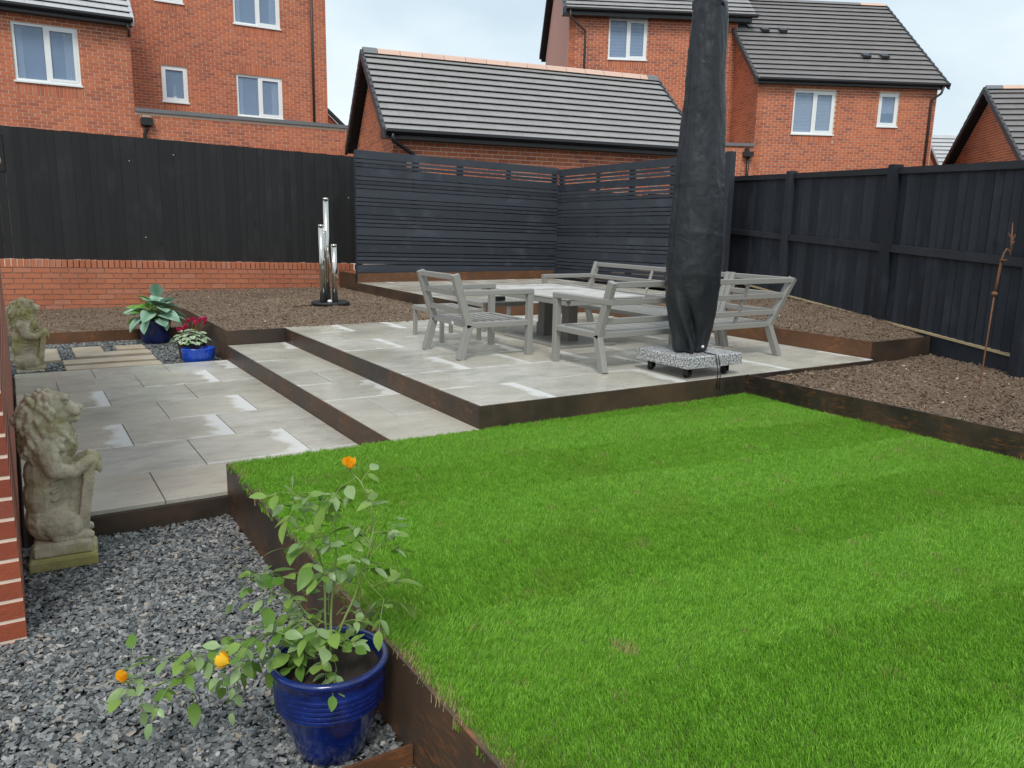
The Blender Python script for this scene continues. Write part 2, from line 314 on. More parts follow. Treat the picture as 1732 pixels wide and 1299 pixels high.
# scatter: many small instances (grass, chippings, soil crumbs) on explicit points
def scatter(name, pts, variants, kind='stuff'):
    lib = bpy.data.collections.new(name + '_pieces')
    for v in variants: lib.objects.link(v)
    me = bpy.data.meshes.new(name); me.from_pydata([p[0] for p in pts], [], [])
    ar = me.attributes.new('rot', 'FLOAT_VECTOR', 'POINT'); ar.data.foreach_set('vector', [c for p in pts for c in p[1]])
    as_ = me.attributes.new('scl', 'FLOAT_VECTOR', 'POINT'); as_.data.foreach_set('vector', [c for p in pts for c in p[2]])
    ai = me.attributes.new('idx', 'INT', 'POINT'); ai.data.foreach_set('value', [p[3] for p in pts])
    o = bpy.data.objects.new(name, me); COL.objects.link(o)
    g_ = bpy.data.node_groups.new(name, 'GeometryNodeTree')
    g_.interface.new_socket('Geometry', in_out='INPUT', socket_type='NodeSocketGeometry'); g_.interface.new_socket('Geometry', in_out='OUTPUT', socket_type='NodeSocketGeometry')
    gi = g_.nodes.new('NodeGroupInput'); go = g_.nodes.new('NodeGroupOutput'); ip = g_.nodes.new('GeometryNodeInstanceOnPoints'); ci = g_.nodes.new('GeometryNodeCollectionInfo')
    ci.inputs['Collection'].default_value = lib; ci.inputs['Separate Children'].default_value = True; ci.inputs['Reset Children'].default_value = True
    def na(nm, ty):
        q = g_.nodes.new('GeometryNodeInputNamedAttribute'); q.data_type = ty; q.inputs[0].default_value = nm; return q.outputs['Attribute']
    L = g_.links.new
    L(gi.outputs[0], ip.inputs['Points']); L(ci.outputs[0], ip.inputs['Instance']); ip.inputs['Pick Instance'].default_value = True
    L(na('idx', 'INT'), ip.inputs['Instance Index']); L(na('rot', 'FLOAT_VECTOR'), ip.inputs['Rotation']); L(na('scl', 'FLOAT_VECTOR'), ip.inputs['Scale'])
    L(ip.outputs[0], go.inputs[0]); md = o.modifiers.new('scatter', 'NODES'); md.node_group = g_
    o['kind'] = kind; return o
def lib_obj(name, me): return bpy.data.objects.new(name, me)
class Wall:
    """a vertical plane: u along D, v up, d out along N"""
    def __init__(s, O, ang):
        s.a = math.radians(ang); s.O = Vector((O[0], O[1], 0)); s.D = Vector((math.sin(s.a), math.cos(s.a), 0)); s.N = Vector((s.D.y, -s.D.x, 0))
    def __call__(s, u, v, d=0): return s.O + s.D * u + Vector((0, 0, v)) + s.N * d
    @property
    def rz(s): return math.atan2(s.D.y, s.D.x)
BRICKS = {}
def bricks(W_, u0, u1, v0, v1, holes, parent, mat, n_single, clip=None, prio=None, soldiers=(), phase=0., name='brick'):
    """lay stretcher bond; n_single full bricks become objects, the rest one field"""
    key = mat
    if key not in BRICKS: BRICKS[key] = with_mat(MB().box(-.1055, .1055, -.016, .016, 0, .0615).mesh('brick'), mat)
    full = []; field = MB(); nv = int((v1 - v0) / .075 + 1e-6)
    for j in range(nv):
        za = v0 + j * .075 + .006; zb = za + .0615; u = u0 - random.random() * 0 - (.1125 if j % 2 else 0) + phase
        while u < u1:
            segs = [(max(u, u0) + (.007 if u > u0 - .001 else 0), min(u + .225, u1) - (.007 if u + .225 < u1 - .001 else 0))]; u += .225
            for hu0, hu1, hv0, hv1 in holes:
                if zb > hv0 + .01 and za < hv1 - .01:
                    ns = []
                    for s0, s1 in segs:
                        if s1 <= hu0 or s0 >= hu1: ns.append((s0, s1))
                        else:
                            if s0 < hu0: ns.append((s0, hu0 - .004))
                            if s1 > hu1: ns.append((hu1 + .004, s1))
                    segs = ns
            for s0, s1 in segs:
                if clip:
                    c0, c1 = clip((za + zb) / 2); s0 = max(s0, c0); s1 = min(s1, c1)
                if s1 - s0 < .012: continue
                if abs(s1 - s0 - .211) < .003: full.append((s0, s1, za, zb))
                else: field.obox(W_, s0, s1, za, zb, -.024, .008)
    full.sort(key=prio or (lambda q: (W_((q[0] + q[1]) / 2, q[2]) - Vector((0, 0, CAMH))).length))
    for q in full[:n_single]: piece(name, BRICKS[key], parent, W_((q[0] + q[1]) / 2, q[2], -.008), (0, 0, W_.rz))
    for q in full[n_single:]: field.obox(W_, q[0], q[1], q[2], q[3], -.024, .008)
    for (su0, su1, sv0, sv1) in soldiers:
        for hu0, hu1, hv0, hv1 in holes:
            if abs(hu0 - su0) < .02 and abs(sv0 - hv0) < .02: sv0 = v0 + math.floor((hv0 + .01 - v0) / .075) * .075
            if abs(hu0 - su0) < .02 and abs(sv1 - hv1) < .02: sv1 = v0 + math.ceil((hv1 - .01 - v0) / .075) * .075
        n = max(1, round((su1 - su0) / .075)); st = (su1 - su0) / n
        for k in range(n): field.obox(W_, su0 + k * st + .005, su0 + (k + 1) * st - .005, sv0 + .004, sv1 - .004, -.024, .009)
    if field.v: tag(field.build('brick_field', mat, parent), kind='stuff')
def panel(W_, u0, u1, v0, v1, holes, depth=.11):
    """mortar face with window openings and their reveals"""
    m = MB(); us = sorted({u0, u1, *[x for h_ in holes for x in h_[:2]]}); vs = sorted({v0, v1, *[x for h_ in holes for x in h_[2:4]]})
    for a_, b_ in zip(us, us[1:]):
        for c_, d_ in zip(vs, vs[1:]):
            mu, mv = (a_ + b_) / 2, (c_ + d_) / 2
            if any(h_[0] < mu < h_[1] and h_[2] < mv < h_[3] for h_ in holes): continue
            m.add([W_(a_, c_), W_(b_, c_), W_(b_, d_), W_(a_, d_)], [(0, 1, 2, 3)])
    for a_, b_, c_, d_ in [h_[:4] for h_ in holes]:
        m.add([W_(a_, c_), W_(b_, c_), W_(b_, c_, -depth), W_(a_, c_, -depth)], [(3, 2, 1, 0)]); m.add([W_(a_, d_), W_(b_, d_), W_(b_, d_, -depth), W_(a_, d_, -depth)], [(0, 1, 2, 3)])
        m.add([W_(a_, c_), W_(a_, d_), W_(a_, d_, -depth), W_(a_, c_, -depth)], [(0, 1, 2, 3)]); m.add([W_(b_, c_), W_(b_, d_), W_(b_, d_, -depth), W_(b_, c_, -depth)], [(3, 2, 1, 0)])
    return m
def window(parent, W_, u0, u1, v0, v1, lights=2, dress=None, sill=True):
    fr = MB(); t = .055; dp = (-.095, -.03)
    fr.obox(W_, u0, u1, v0, v0 + t, *dp).obox(W_, u0, u1, v1 - t, v1, *dp).obox(W_, u0, u0 + t, v0 + t, v1 - t, *dp).obox(W_, u1 - t, u1, v0 + t, v1 - t, *dp)
    mid = (u0 + u1) / 2
    if lights == 2: fr.obox(W_, mid - .035, mid + .035, v0 + t, v1 - t, *dp)
    o = fr.build('window', 'upvc', parent)
    spans = [(u0 + t, mid - .035), (mid + .035, u1 - t)] if lights == 2 else [(u0 + t, u1 - t)]
    for k, (a_, b_) in enumerate(spans):
        sash = (k == 1) if lights == 2 else True
        e = .05 if sash else .008
        if sash:
            sa = MB(); q = (-.085, -.022)
            sa.obox(W_, a_ - .005, b_ + .005, v0 + t - .005, v0 + t + e, *q).obox(W_, a_ - .005, b_ + .005, v1 - t - e, v1 - t + .005, *q).obox(W_, a_ - .005, a_ + e, v0 + t + e, v1 - t - e, *q).obox(W_, b_ - e, b_ + .005, v0 + t + e, v1 - t - e, *q)
            sa.build('sash', 'upvc', o)
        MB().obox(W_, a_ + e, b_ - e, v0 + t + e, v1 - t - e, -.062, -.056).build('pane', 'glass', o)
    MB().obox(W_, u0 + .01, u1 - .01, v0 + .01, v1 - .01, -.3, -.29).build('room_panel', 'room', o)
    if dress == 'blind' or dress == 'blind_blue':
        n = 11; hh = (v1 - v0 - .1) / n
        for a_, b_ in spans:
            for k in range(n): MB().obox(W_, a_ + .012, b_ - .012, v0 + .05 + k * hh, v0 + .05 + (k + (.93 if dress == 'blind' else .8)) * hh, -.075 - .006, -.075).build('blind_slat', dress, o)
    if dress == 'half':
        MB().obox(W_, u0 + .1, u1 - .1, v0 + (v1 - v0) * .42, v1 - .1, -.082, -.076).build('roller_blind', 'curtain', o)
        MB().obox(W_, u0 + .1, u1 - .1, v0 + (v1 - v0) * .40, v0 + (v1 - v0) * .42, -.079, -.066).build('blind_bar', 'upvc', o)
    if dress == 'curtain':
        for s_, e_ in ((u0 + .06, u0 + .06 + .13), (u1 - .06 - .22, u1 - .06)):
            n = 8; m = MB()
            for k in range(n):
                x0 = s_ + (e_ - s_) * k / n; x1 = s_ + (e_ - s_) * (k + 1) / n; z_ = -.11 - .02 * (k % 2); z1_ = -.11 - .02 * ((k + 1) % 2)
                m.add([W_(x0, v0 + .06, z_), W_(x1, v0 + .06, z1_), W_(x1, v1 - .06, z1_), W_(x0, v1 - .06, z_)], [(0, 1, 2, 3)])
            m.build('curtain', 'curtain', o)
    if dress == 'vase':
        c = W_(mid, v0 + .06, -.12); MB().lathe([(.05, 0), (.08, .05), (.04, .16), (.03, .3), (.055, .36), (.05, .37)], 14, c).build('vase', 'curtain', o, True)
    if sill: MB().obox(W_, u0 - .03, u1 + .03, v0 - .035, v0 + .002, -.06, .04).build('sill', 'upvc', o)
    return o
TILES = {}
def tilemesh(m, wd=.33, ln=.40):
    k = (m, wd, ln)
    if k not in TILES:
        q = MB(); g_ = .0016
        q.hexa([(g_, 0, -.011), (wd - g_, 0, -.011), (wd - g_, ln, -.012), (g_, ln, -.012), (g_, .003, 0), (wd - g_, .003, 0), (wd - g_, ln, 0), (g_, ln, 0)])
        TILES[k] = with_mat(q.mesh('roof_tile'), m)
    return TILES[k]
def roof_slope(parent, e0, D, up, length, rows, gauge, m, sheet_rows=None, skip=None):
    """tiles laid from the eave point e0 along D, climbing along the unit vector up"""
    e0 = Vector(e0); D = Vector(D).normalized(); up = Vector(up).normalized(); n_ = D.cross(up)
    if n_.z < 0: n_ = -n_
    base = MB(); tot = (sheet_rows or rows) * gauge
    base.hexa([e0 - n_ * .10, e0 + D * length - n_ * .10, e0 + D * length + up * tot - n_ * .10, e0 + up * tot - n_ * .10, e0 - n_ * .068, e0 + D * length - n_ * .068, e0 + D * length + up * tot - n_ * .068, e0 + up * tot - n_ * .068])
    ro = base.build('roof', 'soffit' if not sheet_rows else m, parent)
    nt_ = int(length / .33); wd = length / nt_; me = tilemesh(m, round(wd, 4), round(gauge * 1.12, 4)); mh = tilemesh(m, round(wd / 2, 4), round(gauge * 1.12, 4)); tilt = math.atan2(.046, gauge)
    B = Matrix((D, up, n_)).transposed()
    if D.cross(up).dot(n_) < 0: B = Matrix((D, up, n_)).transposed()
    for j in range(rows):
        for i in range(-1 if j % 2 else 0, nt_):
            x = (i + (.5 if j % 2 else 0)) * wd
            half = None
            if x < -.001: x = 0.; half = mh
            elif x + wd > length + .01: half = mh
            if skip and skip(x, j): continue
            jt = Matrix.Rotation(-tilt + random.uniform(-.003, .003), 3, 'X')
            piece('roof_tile', half or me, ro, e0 + D * x + up * (j * gauge - .01) + n_ * .0, (B @ jt).to_euler())
    return ro
def copy_tree(o, parent=None, loc=None):
    c = o.copy(); COL.objects.link(c); c.parent = parent
    if loc is not None: c.location = loc
    for ch in list(o.children): copy_tree(ch, c)
    return c

# ================================================================== GROUND AND LEVELS
Z1, Z2, Z3, ZL, ZG = .145, .285, .43, .144, -.12
XW = -.068                                     # face of the own house wall
tag(MB().box(-900, 900, -900, 900, -.62, -.6).build('ground', 'ground'), kind='structure')
def patio(name, x0, x1, y0, y1, z, ys, xj, org_label=None, th=.022, step=None, skip=None, pitch=.605):
    """bed of grout with separate slabs; ys = row lines, xj(row) = one joint of that row"""
    b = MB().box(x0 + .004, x1 - .004, y0 + .004, y1 - .004, z - .30, z - .006).build(name, 'joint'); tag(b, kind='structure')
    rows = [y0] + [y for y in ys if y0 + .02 < y < y1 - .02] + [y1]; g_ = .0028
    for k, (ya, yb) in enumerate(zip(rows, rows[1:])):
        j0 = xj(k); xs = [x0]; x = j0 - math.ceil((j0 - x0) / pitch) * pitch
        while x < x1 - .03:
            if x > x0 + .03: xs.append(x)
            x += pitch
        xs.append(x1)
        for xa, xb in zip(xs, xs[1:]):
            cx, cy = (xa + xb) / 2, (ya + yb) / 2
            dz = random.uniform(-.0008, .0008)
            m = MB().cbox(xa + (g_ if xa > x0 else 0), xb - (g_ if xb < x1 else 0), ya + (g_ if ya > y0 else 0), yb - (g_ if yb < y1 else 0), z - .02 + dz, z + dz, .0015)
            m.build('paving_slab', 'slab', b, org=(cx, cy, z))
    return b
P0Y = [4.55 + .605 * k for k in range(7)]
patio('lower_patio', -.04, 1.753, 4.03, 8.05, 0, P0Y, lambda k: .552 + (.3025 if k % 2 else 0))
RY = [4.592 + .5965 * k for k in range(14)]
patio('step', 1.765, 2.333, 4.035, 8.03, Z1, RY, lambda k: 2.04 if k % 2 else -5, pitch=50)
patio('upper_patio', 2.352, 6.29, 4.065, 8.14, Z2, RY, lambda k: 2.637 + (.29 if k % 2 == 0 else 0), pitch=.574)
patio('corner_terrace', 4.668, 8.46, 8.165, 11.985, Z3, RY, lambda k: 4.94 + (.29 if k % 2 == 0 else 0), pitch=.574)
# steel edging runs, each its own sheet
def edging(x0, x1, y0, y1, z0, z1, m, label):
    return tag(MB().box(x0, x1, y0, y1, z0, z1).build('steel_edging', m), label, 'edging', 'weathering steel edging of the beds and steps')
edging(-.035, .846, 4.012, 4.026, -.2, -.024, 'steel_dark', 'dark steel riser under the lower patio slabs, facing the slate chippings')
edging(1.755, 1.763, 4.03, 8.05, -.05, Z1 - .001, 'steel', 'brown steel riser between the lower patio and the middle step')
edging(2.335, 2.350, 4.06, 8.04, Z1 - .05, Z2 - .001, 'steel', 'brown steel riser between the middle step and the furniture patio')
edging(2.335, 4.672, 4.045, 4.058, -.02, Z2 - .002, 'steel_dark', 'long dark steel edge between furniture patio and lawn')
edging(4.676, 6.30, 4.047, 4.059, .0, Z2 - .004, 'steel_dark', 'thin steel edge between furniture patio and lower right soil bed')
edging(.846, .858, .3, 4.026, -.35, ZL + .002, 'steel', 'tall rusty steel edge between lawn and slate chippings')
edging(4.674, 4.686, .2, 4.045, -.05, Z2 + .004, 'steel', 'brown steel edge between lawn and right soil bed')
edging(1.757, 1.769, 8.052, 12.78, -.2, Z2 + .006, 'steel', 'steel edge of the raised soil bed beside the flower pots')
edging(1.769, 2.352, 8.045, 8.057, .0, Z2 + .003, 'steel_dark', 'short blue black steel plate closing the back of the middle step')
edging(-.02, 1.755, 10.06, 10.072, -.3, .095, 'steel_rust', 'rusty steel edge of the low soil bed behind the blue hosta pot')
edging(4.652, 4.666, 8.15, 12.02, .1, Z3 - .002, 'steel_dark', 'stained steel riser between raised soil bed and corner terrace')
edging(4.668, 8.46, 8.148, 8.160, .1, Z3 - .002, 'steel_rust', 'rusty steel riser behind the ottomans below the corner terrace')
edging(6.296, 6.310, 4.094, 8.142, .1, Z3 + .004, 'steel_rust', 'orange rusted steel side of the raised planter beside the corner sofa')
edging(6.312, 7.17, 4.080, 4.094, .0, Z3 + .004, 'steel_dark', 'mossy dark steel end of the raised planter meeting the fence')
edging(4.668, 8.46, 11.99, 12.004, .2, .575, 'steel_rust', 'rusty steel upstand below the long slatted screen')
edging(4.655, 4.667, 12.06, 12.80, .1, .565, 'steel_dark', 'dark steel plate between brick wall and slatted screen')
edging(.43, .842, 1.806, 1.818, -.30, -.075, 'steel_rust', 'low rusty steel strip at the blue rose pot')
# soil beds: uneven sheets
def soil(name, poly_x, poly_y, zf, nx, ny, inside=None, amp=.02):
    m = MB(); x0, x1 = poly_x; y0, y1 = poly_y
    for j in range(ny + 1):
        for i in range(nx + 1):
            x = x0 + (x1 - x0) * i / nx; y = y0 + (y1 - y0) * j / ny
            e = min(1, 8 * min(i / nx, 1 - i / nx, j / ny, 1 - j / ny) + .25)
            m.v.append((x, y, zf(x, y) + e * amp * (noise.noise((x * 5, y * 5, 1)) + .6 * noise.noise((x * 17, y * 17, 4)))))
    m.f = [(j * (nx + 1) + i, j * (nx + 1) + i + 1, (j + 1) * (nx + 1) + i + 1, (j + 1) * (nx + 1) + i) for j in range(ny) for i in range(nx)]
    return tag(m.build(name, 'soil', None, True), kind='structure')
FO = Vector((6.77, 3.13, 0)); FA = 24.5; FD = Vector((math.sin(math.radians(FA)), math.cos(math.radians(FA)), 0))
def fence_t(x, y): return (Vector((x, y, 0)) - FO).dot(FD)
def fence_d(x, y): return (Vector((x, y, 0)) - FO).dot(Vector((FD.y, -FD.x, 0)))     # < 0 on the garden side
z_ul = lambda x, y: Z2 - .008 + .004 * (y - 8.05)
z_ll = lambda x, y: .072 + .002 * (y - 10)
z_rp = lambda x, y: Z3 - .022 + min(1, max(0, (y - 4.15) / .7)) * max(0, .10 * (1 + fence_d(x, y) / 1.2)) + .01 * max(0, y - 4.2)
z_rb = lambda x, y: Z2 - .035 + .02 * max(0, 1 + fence_d(x, y) / 1.0)
soil('soil_bed', (1.77, 4.652), (8.058, 12.86), z_ul, 90, 140)
soil('soil_bed', (-.6, 1.757), (10.072, 12.86), z_ll, 70, 80)
soil('soil_bed', (6.31, 10.2), (4.094, 8.146), z_rp, 120, 120, amp=.03)
soil('soil_bed', (8.47, 11.6), (8.146, 13.2), lambda x, y: z_rp(x, y), 60, 90, amp=.03)
soil('soil_bed', (4.686, 7.4), (-.4, 4.05), z_rb, 100, 130, amp=.028)
soil('soil_bed', (.2, .846), (.3, 1.806), lambda x, y: -.14, 24, 40)
soil('gravel_bed', (-2.6, .848), (1.2, 4.02), lambda x, y: ZG - .02, 50, 50, amp=.008).data.materials[0] = MAT['gravel_base']
soil('gravel_bed', (-.9, 1.756), (8.05, 10.06), lambda x, y: -.045, 40, 40, amp=.008).data.materials[0] = MAT['gravel_base']
lw = MB().box(.858, 4.674, .2, 4.044, -.3, ZL - .012).build('lawn', 'soil'); tag(lw, kind='structure')
# stepping pieces in the chippings behind the lower patio
for x0, x1, y0, y1 in ((.18, .35, 8.72, 9.50), (.487, .76, 9.10, 9.50), (.487, 1.18, 8.86, 9.08), (.36, 1.165, 8.44, 8.67), (.36, 1.17, 8.10, 8.31), (.895, 1.17, 9.22, 9.46)):
    tag(MB().cbox(x0, x1, y0, y1, -.06, 0, .004).build('stepping_slab', 'sandstone'), 'buff sandstone stepping strip set in grey slate chippings', 'stepping stone', 'sandstone strips set in the chippings')

# ================================================================== OWN HOUSE WALL (left edge)
hw = empty('brick_wall', (XW - .3, 5.5, -.12), 'dark red brick wall running beside the stone lions and lower patio', 'wall')
wl = MB().box(-.75, XW + .0077, 3.1058, 7.95, -.3, 2.3).build('mortar_core', 'mortar', hw)
Wn = Wall((-4.2, 3.112), 90); Ws = Wall((XW, 3.112), 0)
bricks(Wn, 4.2 + XW + .008 - .675, 4.2 + XW + .008, -.195, 2.3, [], wl, 'brick_pier', 110)
bricks(Ws, .0, 4.84, -.195, 2.3, [], wl, 'brick_pier', 190)
MB().box(-.77, XW + .02, 3.09, 7.97, 2.3, 2.36).build('coping', 'lead', hw)  # added cap; unseen wall top kept low to let more skylight in
# wall lantern on the house side
lt = empty('wall_lantern', (XW, 6.0, 1.62), 'small black wire wall lantern with clear bulb on the dark red brick wall', 'lantern')
m = MB(); lx0, lx1, ly0, ly1, lz0, lz1 = -.062, .036, 5.95, 6.05, 1.625, 1.845
for x in (lx0, lx1):
    for y in (ly0, ly1): m.beam((x, y, lz0), (x, y, lz1), .006, .006, ch=.001)
for z in (lz0, lz1):
    for y in (ly0, ly1): m.beam((lx0, y, z), (lx1, y, z), .006, .006, ch=.001)
    for x in (lx0, lx1): m.beam((x, ly0, z), (x, ly1, z), .006, .006, ch=.001)
m.build('cage', 'black', lt)
MB().box(XW, -.06, 5.96, 6.04, 1.70, 1.84).build('back_plate', 'black', lt)
m = MB().beam((XW, 6, 1.80), (-.012, 6, 1.80), .02, .02); m.lathe([(.012, 0), (.016, .05)], 12, (-.012, 6, 1.76)); m.build('lamp_holder', 'black', lt)
MB().lathe([(.0, 0), (.026, .012), (.03, .03), (.022, .06), (.013, .09)], 16, (-.012, 6, 1.665)).build('bulb', 'bulb', lt, True)

# ================================================================== LEFT BOUNDARY: brick wall with fence on it
SL = -.0195                                    # the whole boundary falls slightly to the right
gw = MB(); X0, X1, YW = -1.6, 5.0, 12.9
gw.hexa([(X0, YW, -.3), (X1, YW, -.3), (X1, YW + .2, -.3), (X0, YW + .2, -.3), (X0, YW, .668 + SL * X0), (X1, YW, .668 + SL * X1), (X1, YW + .2, .668 + SL * X1), (X0, YW + .2, .668 + SL * X0)])
gw = tag(gw.build('garden_wall', 'mortar'), 'low orange brick garden wall with brick on edge coping under the black fence', 'wall')
bm_ = with_mat(MB().box(-.1065, .1065, -.02, .02, 0, .0635).mesh('brick'), 'brick_garden'); cop = with_mat(MB().cbox(-.0315, .0315, -.115, .105, 0, .104, .004).mesh('coping_brick'), 'brick_garden')
tl = math.atan(-SL)
nb = 0
for j in range(9):
    z = .668 - (j + 1) * .075
    x = -1.2 + (.1125 if j % 2 else 0)
    while x < X1 - .11:
        if z > .0 and not (z < .22 and x > 2.0):
            piece('brick', bm_, gw, (x, YW - .002 + random.uniform(-.002, .002), z + .006 + SL * x), (0, tl, random.uniform(-.004, .004))); nb += 1
        x += .225
x = -1.2
while x < X1 - .03:
    piece('coping_brick', cop, gw, (x, YW + .09 + random.uniform(-.003, .003), .672 + SL * x + random.uniform(-.002, .002)), (0, tl + random.uniform(-.008, .008), random.uniform(-.01, .01))); x += .0745
fl = empty('board_fence', (2.0, YW + .06, .74), 'tall flat black close board fence standing on the brick garden wall', 'fence')
hb = 1.755; brd = [with_mat(MB().hexa([(-.0505, -.011, 0), (.0505, -.006, 0), (.0505, .011, 0), (-.0505, .011, 0), (-.0505, -.011, hb), (.0505, -.006, hb), (.0505, .011, hb), (-.0505, .011, hb)]).mesh('board'), 'fence_left')]
x = -1.6
while x < 5.95:
    piece('board', brd[0], fl, (x, YW + .05 + random.uniform(-.003, .003), .782 + SL * x + random.uniform(-.004, .004)), (0, 0, random.uniform(-.01, .01))); x += .1015
fx = dirv(101.3); k = 0
while k * .1015 < 4.95:
    p = Vector((5.98, YW + .05, 0)) + fx * (k * .1015); piece('board', brd[0], fl, (p.x, p.y + random.uniform(-.003, .003), .63 + SL * 5.95 - .06 * k * .1015), (0, 0, math.atan2(fx.y, fx.x))); k += 1
m = MB(); p0 = Vector((5.95, YW + .05, 0)); p1 = p0 + fx * 5.0; nn = Vector((.2, .98, 0)) * .03; m.hexa([p0, p1, p1 + nn, p0 + nn, p0 + Vector((0, 0, .66)), p1 + Vector((0, 0, .62)), p1 + nn + Vector((0, 0, .62)), p0 + nn + Vector((0, 0, .66))]); m.build('gravel_board', 'fence_left', fl)
m = MB()
for z in (1.0, 1.65, 2.3): m.hexa([(X0, YW + .065, z + SL * X0), (5.95, YW + .065, z + SL * 5.95), (5.95, YW + .11, z + SL * 5.95), (X0, YW + .11, z + SL * X0), (X0, YW + .065, z + .08 + SL * X0), (5.95, YW + .065, z + .08 + SL * 5.95), (5.95, YW + .11, z + .08 + SL * 5.95), (X0, YW + .11, z + .08 + SL * X0)])
m.build('back_rails', 'fence_left', fl)
MB().box(5.0, 5.95, YW + .03, YW + .07, -.2, .66).build('gravel_board', 'fence_left', fl)
for x, z in ((1.6, 2.2), (2.2, 2.33), (1.75, 1.12), (4.9, 1.86)):
    MB().ell((x, YW + .036, z + SL * x), (.007, .005, .007), None, 8, 6).build('paint_chip', 'label_white', fl, True)

# ================================================================== SLATTED SCREENS
pat = [('w', 1), ('n', 2), ('w', 1), ('n', 3), ('w', 1), ('n', 2), ('w', 1), ('n', 3), ('w', 1), ('n', 2), ('w', 1), ('n', 3), ('w', 1), ('n', 1)]
slat_rows = []; z = 0
for k, n in pat:
    for _ in range(n):
        hgt = .1210 if k == 'w' else .0460
        slat_rows.append((z + hgt, hgt)); z += hgt + .0165
SC_H = z
def screen(name, p0, p1, ztop, slope, label, posts):
    p0 = Vector(p0); p1 = Vector(p1); L_ = (p1 - p0).length; d = (p1 - p0) / L_; nrm = Vector((d.y, -d.x, 0)); rz = math.atan2(d.y, d.x); ry = -math.atan(slope)
    e = empty(name, (*((p0 + p1) / 2).xy, ztop - SC_H), label, 'screen', 'slatted timber screens round the corner terrace')
    ms = {h_: with_mat(MB().cbox(-L_ / 2, L_ / 2, -.010, .010, 0, h_, .002).mesh('slat'), 'screen') for h_ in (.1210, .0460)}
    for dn, h_ in slat_rows:
        c = (p0 + p1) / 2 + nrm * .012; piece('slat', ms[h_], e, (c.x, c.y, ztop - dn + slope * L_ / 2), (0, ry, rz))
    for u, wd in posts:
        q = p0 + d * u - nrm * .026; zt = ztop + slope * u - .004; hw_ = wd / 2
        m = MB(); c = [q - d * hw_ - nrm * .024, q + d * hw_ - nrm * .024, q + d * hw_ + nrm * .0225, q - d * hw_ + nrm * .0225]
        m.hexa([Vector((v.x, v.y, .3)) for v in c] + [Vector((v.x, v.y, zt)) for v in c]); m.build('post', 'screen', e)
    return e
screen('slatted_screen', (4.68, 12.05, 0), (8.53, 12.05, 0), 2.468, -.018, 'long black slatted screen behind the corner terrace, in front of the garage', [(.05, .1), (1.02, .07), (1.86, .11), (2.82, .07), (3.80, .09)])
sr = screen('slatted_screen', (8.548, 12.02, 0), (8.548, 8.05, 0), 2.37, .012, 'black slatted screen turning the terrace corner behind the parasol cover', [(.05, .09), (1.10, .05), (1.98, .11), (2.9, .06), (3.72, .08)])
MB().box(8.53, 8.63, 7.95, 8.045, .3, 2.43).build('end_post', 'screen', sr)

# ================================================================== RIGHT FENCE (seen from its framed side)
rf = empty('panel_fence', (FO.x, FO.y, .2), 'black feather edge fence with posts and a middle rail behind the right soil beds', 'fence')
WF = Wall((FO.x, FO.y), FA + 180)            # u runs back towards the camera, N points into the garden
def FP(t, z, d=0): return FO + FD * t + Vector((-FD.y, FD.x, 0)) * d + Vector((0, 0, z))
rzF = math.atan2(FD.y, FD.x)
FBM = {}
for fh_ in (1.50, 1.24): FBM[fh_] = with_mat(MB().hexa([(-.0445, -.006, 0), (.0445, -.006, 0), (.0445, .016, 0), (-.0445, .004, 0), (-.0445, -.006, fh_), (.0445, -.006, fh_), (.0445, .016, fh_), (-.0445, .004, fh_)]).mesh('board'), 'fence_right')
posts = [-4.40, -2.28, -.14, 1.78, 3.94, 6.0, 8.05, 10.1]
top = lambda t: 1.94 + .034 * t
bot = lambda t: .408 + .037 * t
mid = lambda t: 1.195 + .033 * t
for t in posts:
    m = MB(); c = [FP(t, 0, .002), FP(t + .1, 0, .002), FP(t + .1, 0, .102), FP(t, 0, .102)]
    zt = top(t) + .028 - (.28 if t > 7 else 0); m.hexa([v + Vector((0, 0, .0)) for v in c] + [v + Vector((0, 0, zt)) for v in c]); m.build('post', 'fence_right', rf)
for ta, tb in zip(posts, posts[1:]):
    a_, b_ = ta + .1, tb; n = round((b_ - a_) / .105); st = (b_ - a_) / n
    for k in range(n):
        t = a_ + (k + .5) * st; p = FP(t, bot(t) + .022, .004 + random.uniform(0, .004)); piece('board', FBM[1.24 if ta > 5.5 else 1.50], rf, p, (0, 0, rzF + random.uniform(-.012, .012)))
    def strip(z0, z1, d0, d1, nm, mt, e0=.004):
        m = MB(); q = [(a_ + e0, d1), (b_ - e0, d1), (b_ - e0, d0), (a_ + e0, d0)]
        m.hexa([FP(t, z0(t), d) for t, d in q] + [FP(t, z1(t), d) for t, d in q]); m.build(nm, mt, rf)
    strip(lambda t: mid(t) - .072, mid, .010, .058, 'rail', 'rail')
    lo = .26 if ta > 5.5 else 0
    strip(lambda t: top(t) - .062 - lo, lambda t: top(t) - lo, -.02, .052, 'top_rail', 'rail')
    strip(lambda t: bot(t) + .02, lambda t: top(t) - .062 - lo, -.022, -.008, 'gap_shade_sheet', 'black')  # added black sheet that paints the shade in the gaps between boards
    strip(lambda t: bot(t), lambda t: bot(t) + .02, .010, .036, 'batten', 'pale_wood')
    strip(lambda t: -.1, lambda t: bot(t) - .002, -.012, .020, 'gravel_board', 'fence_right')

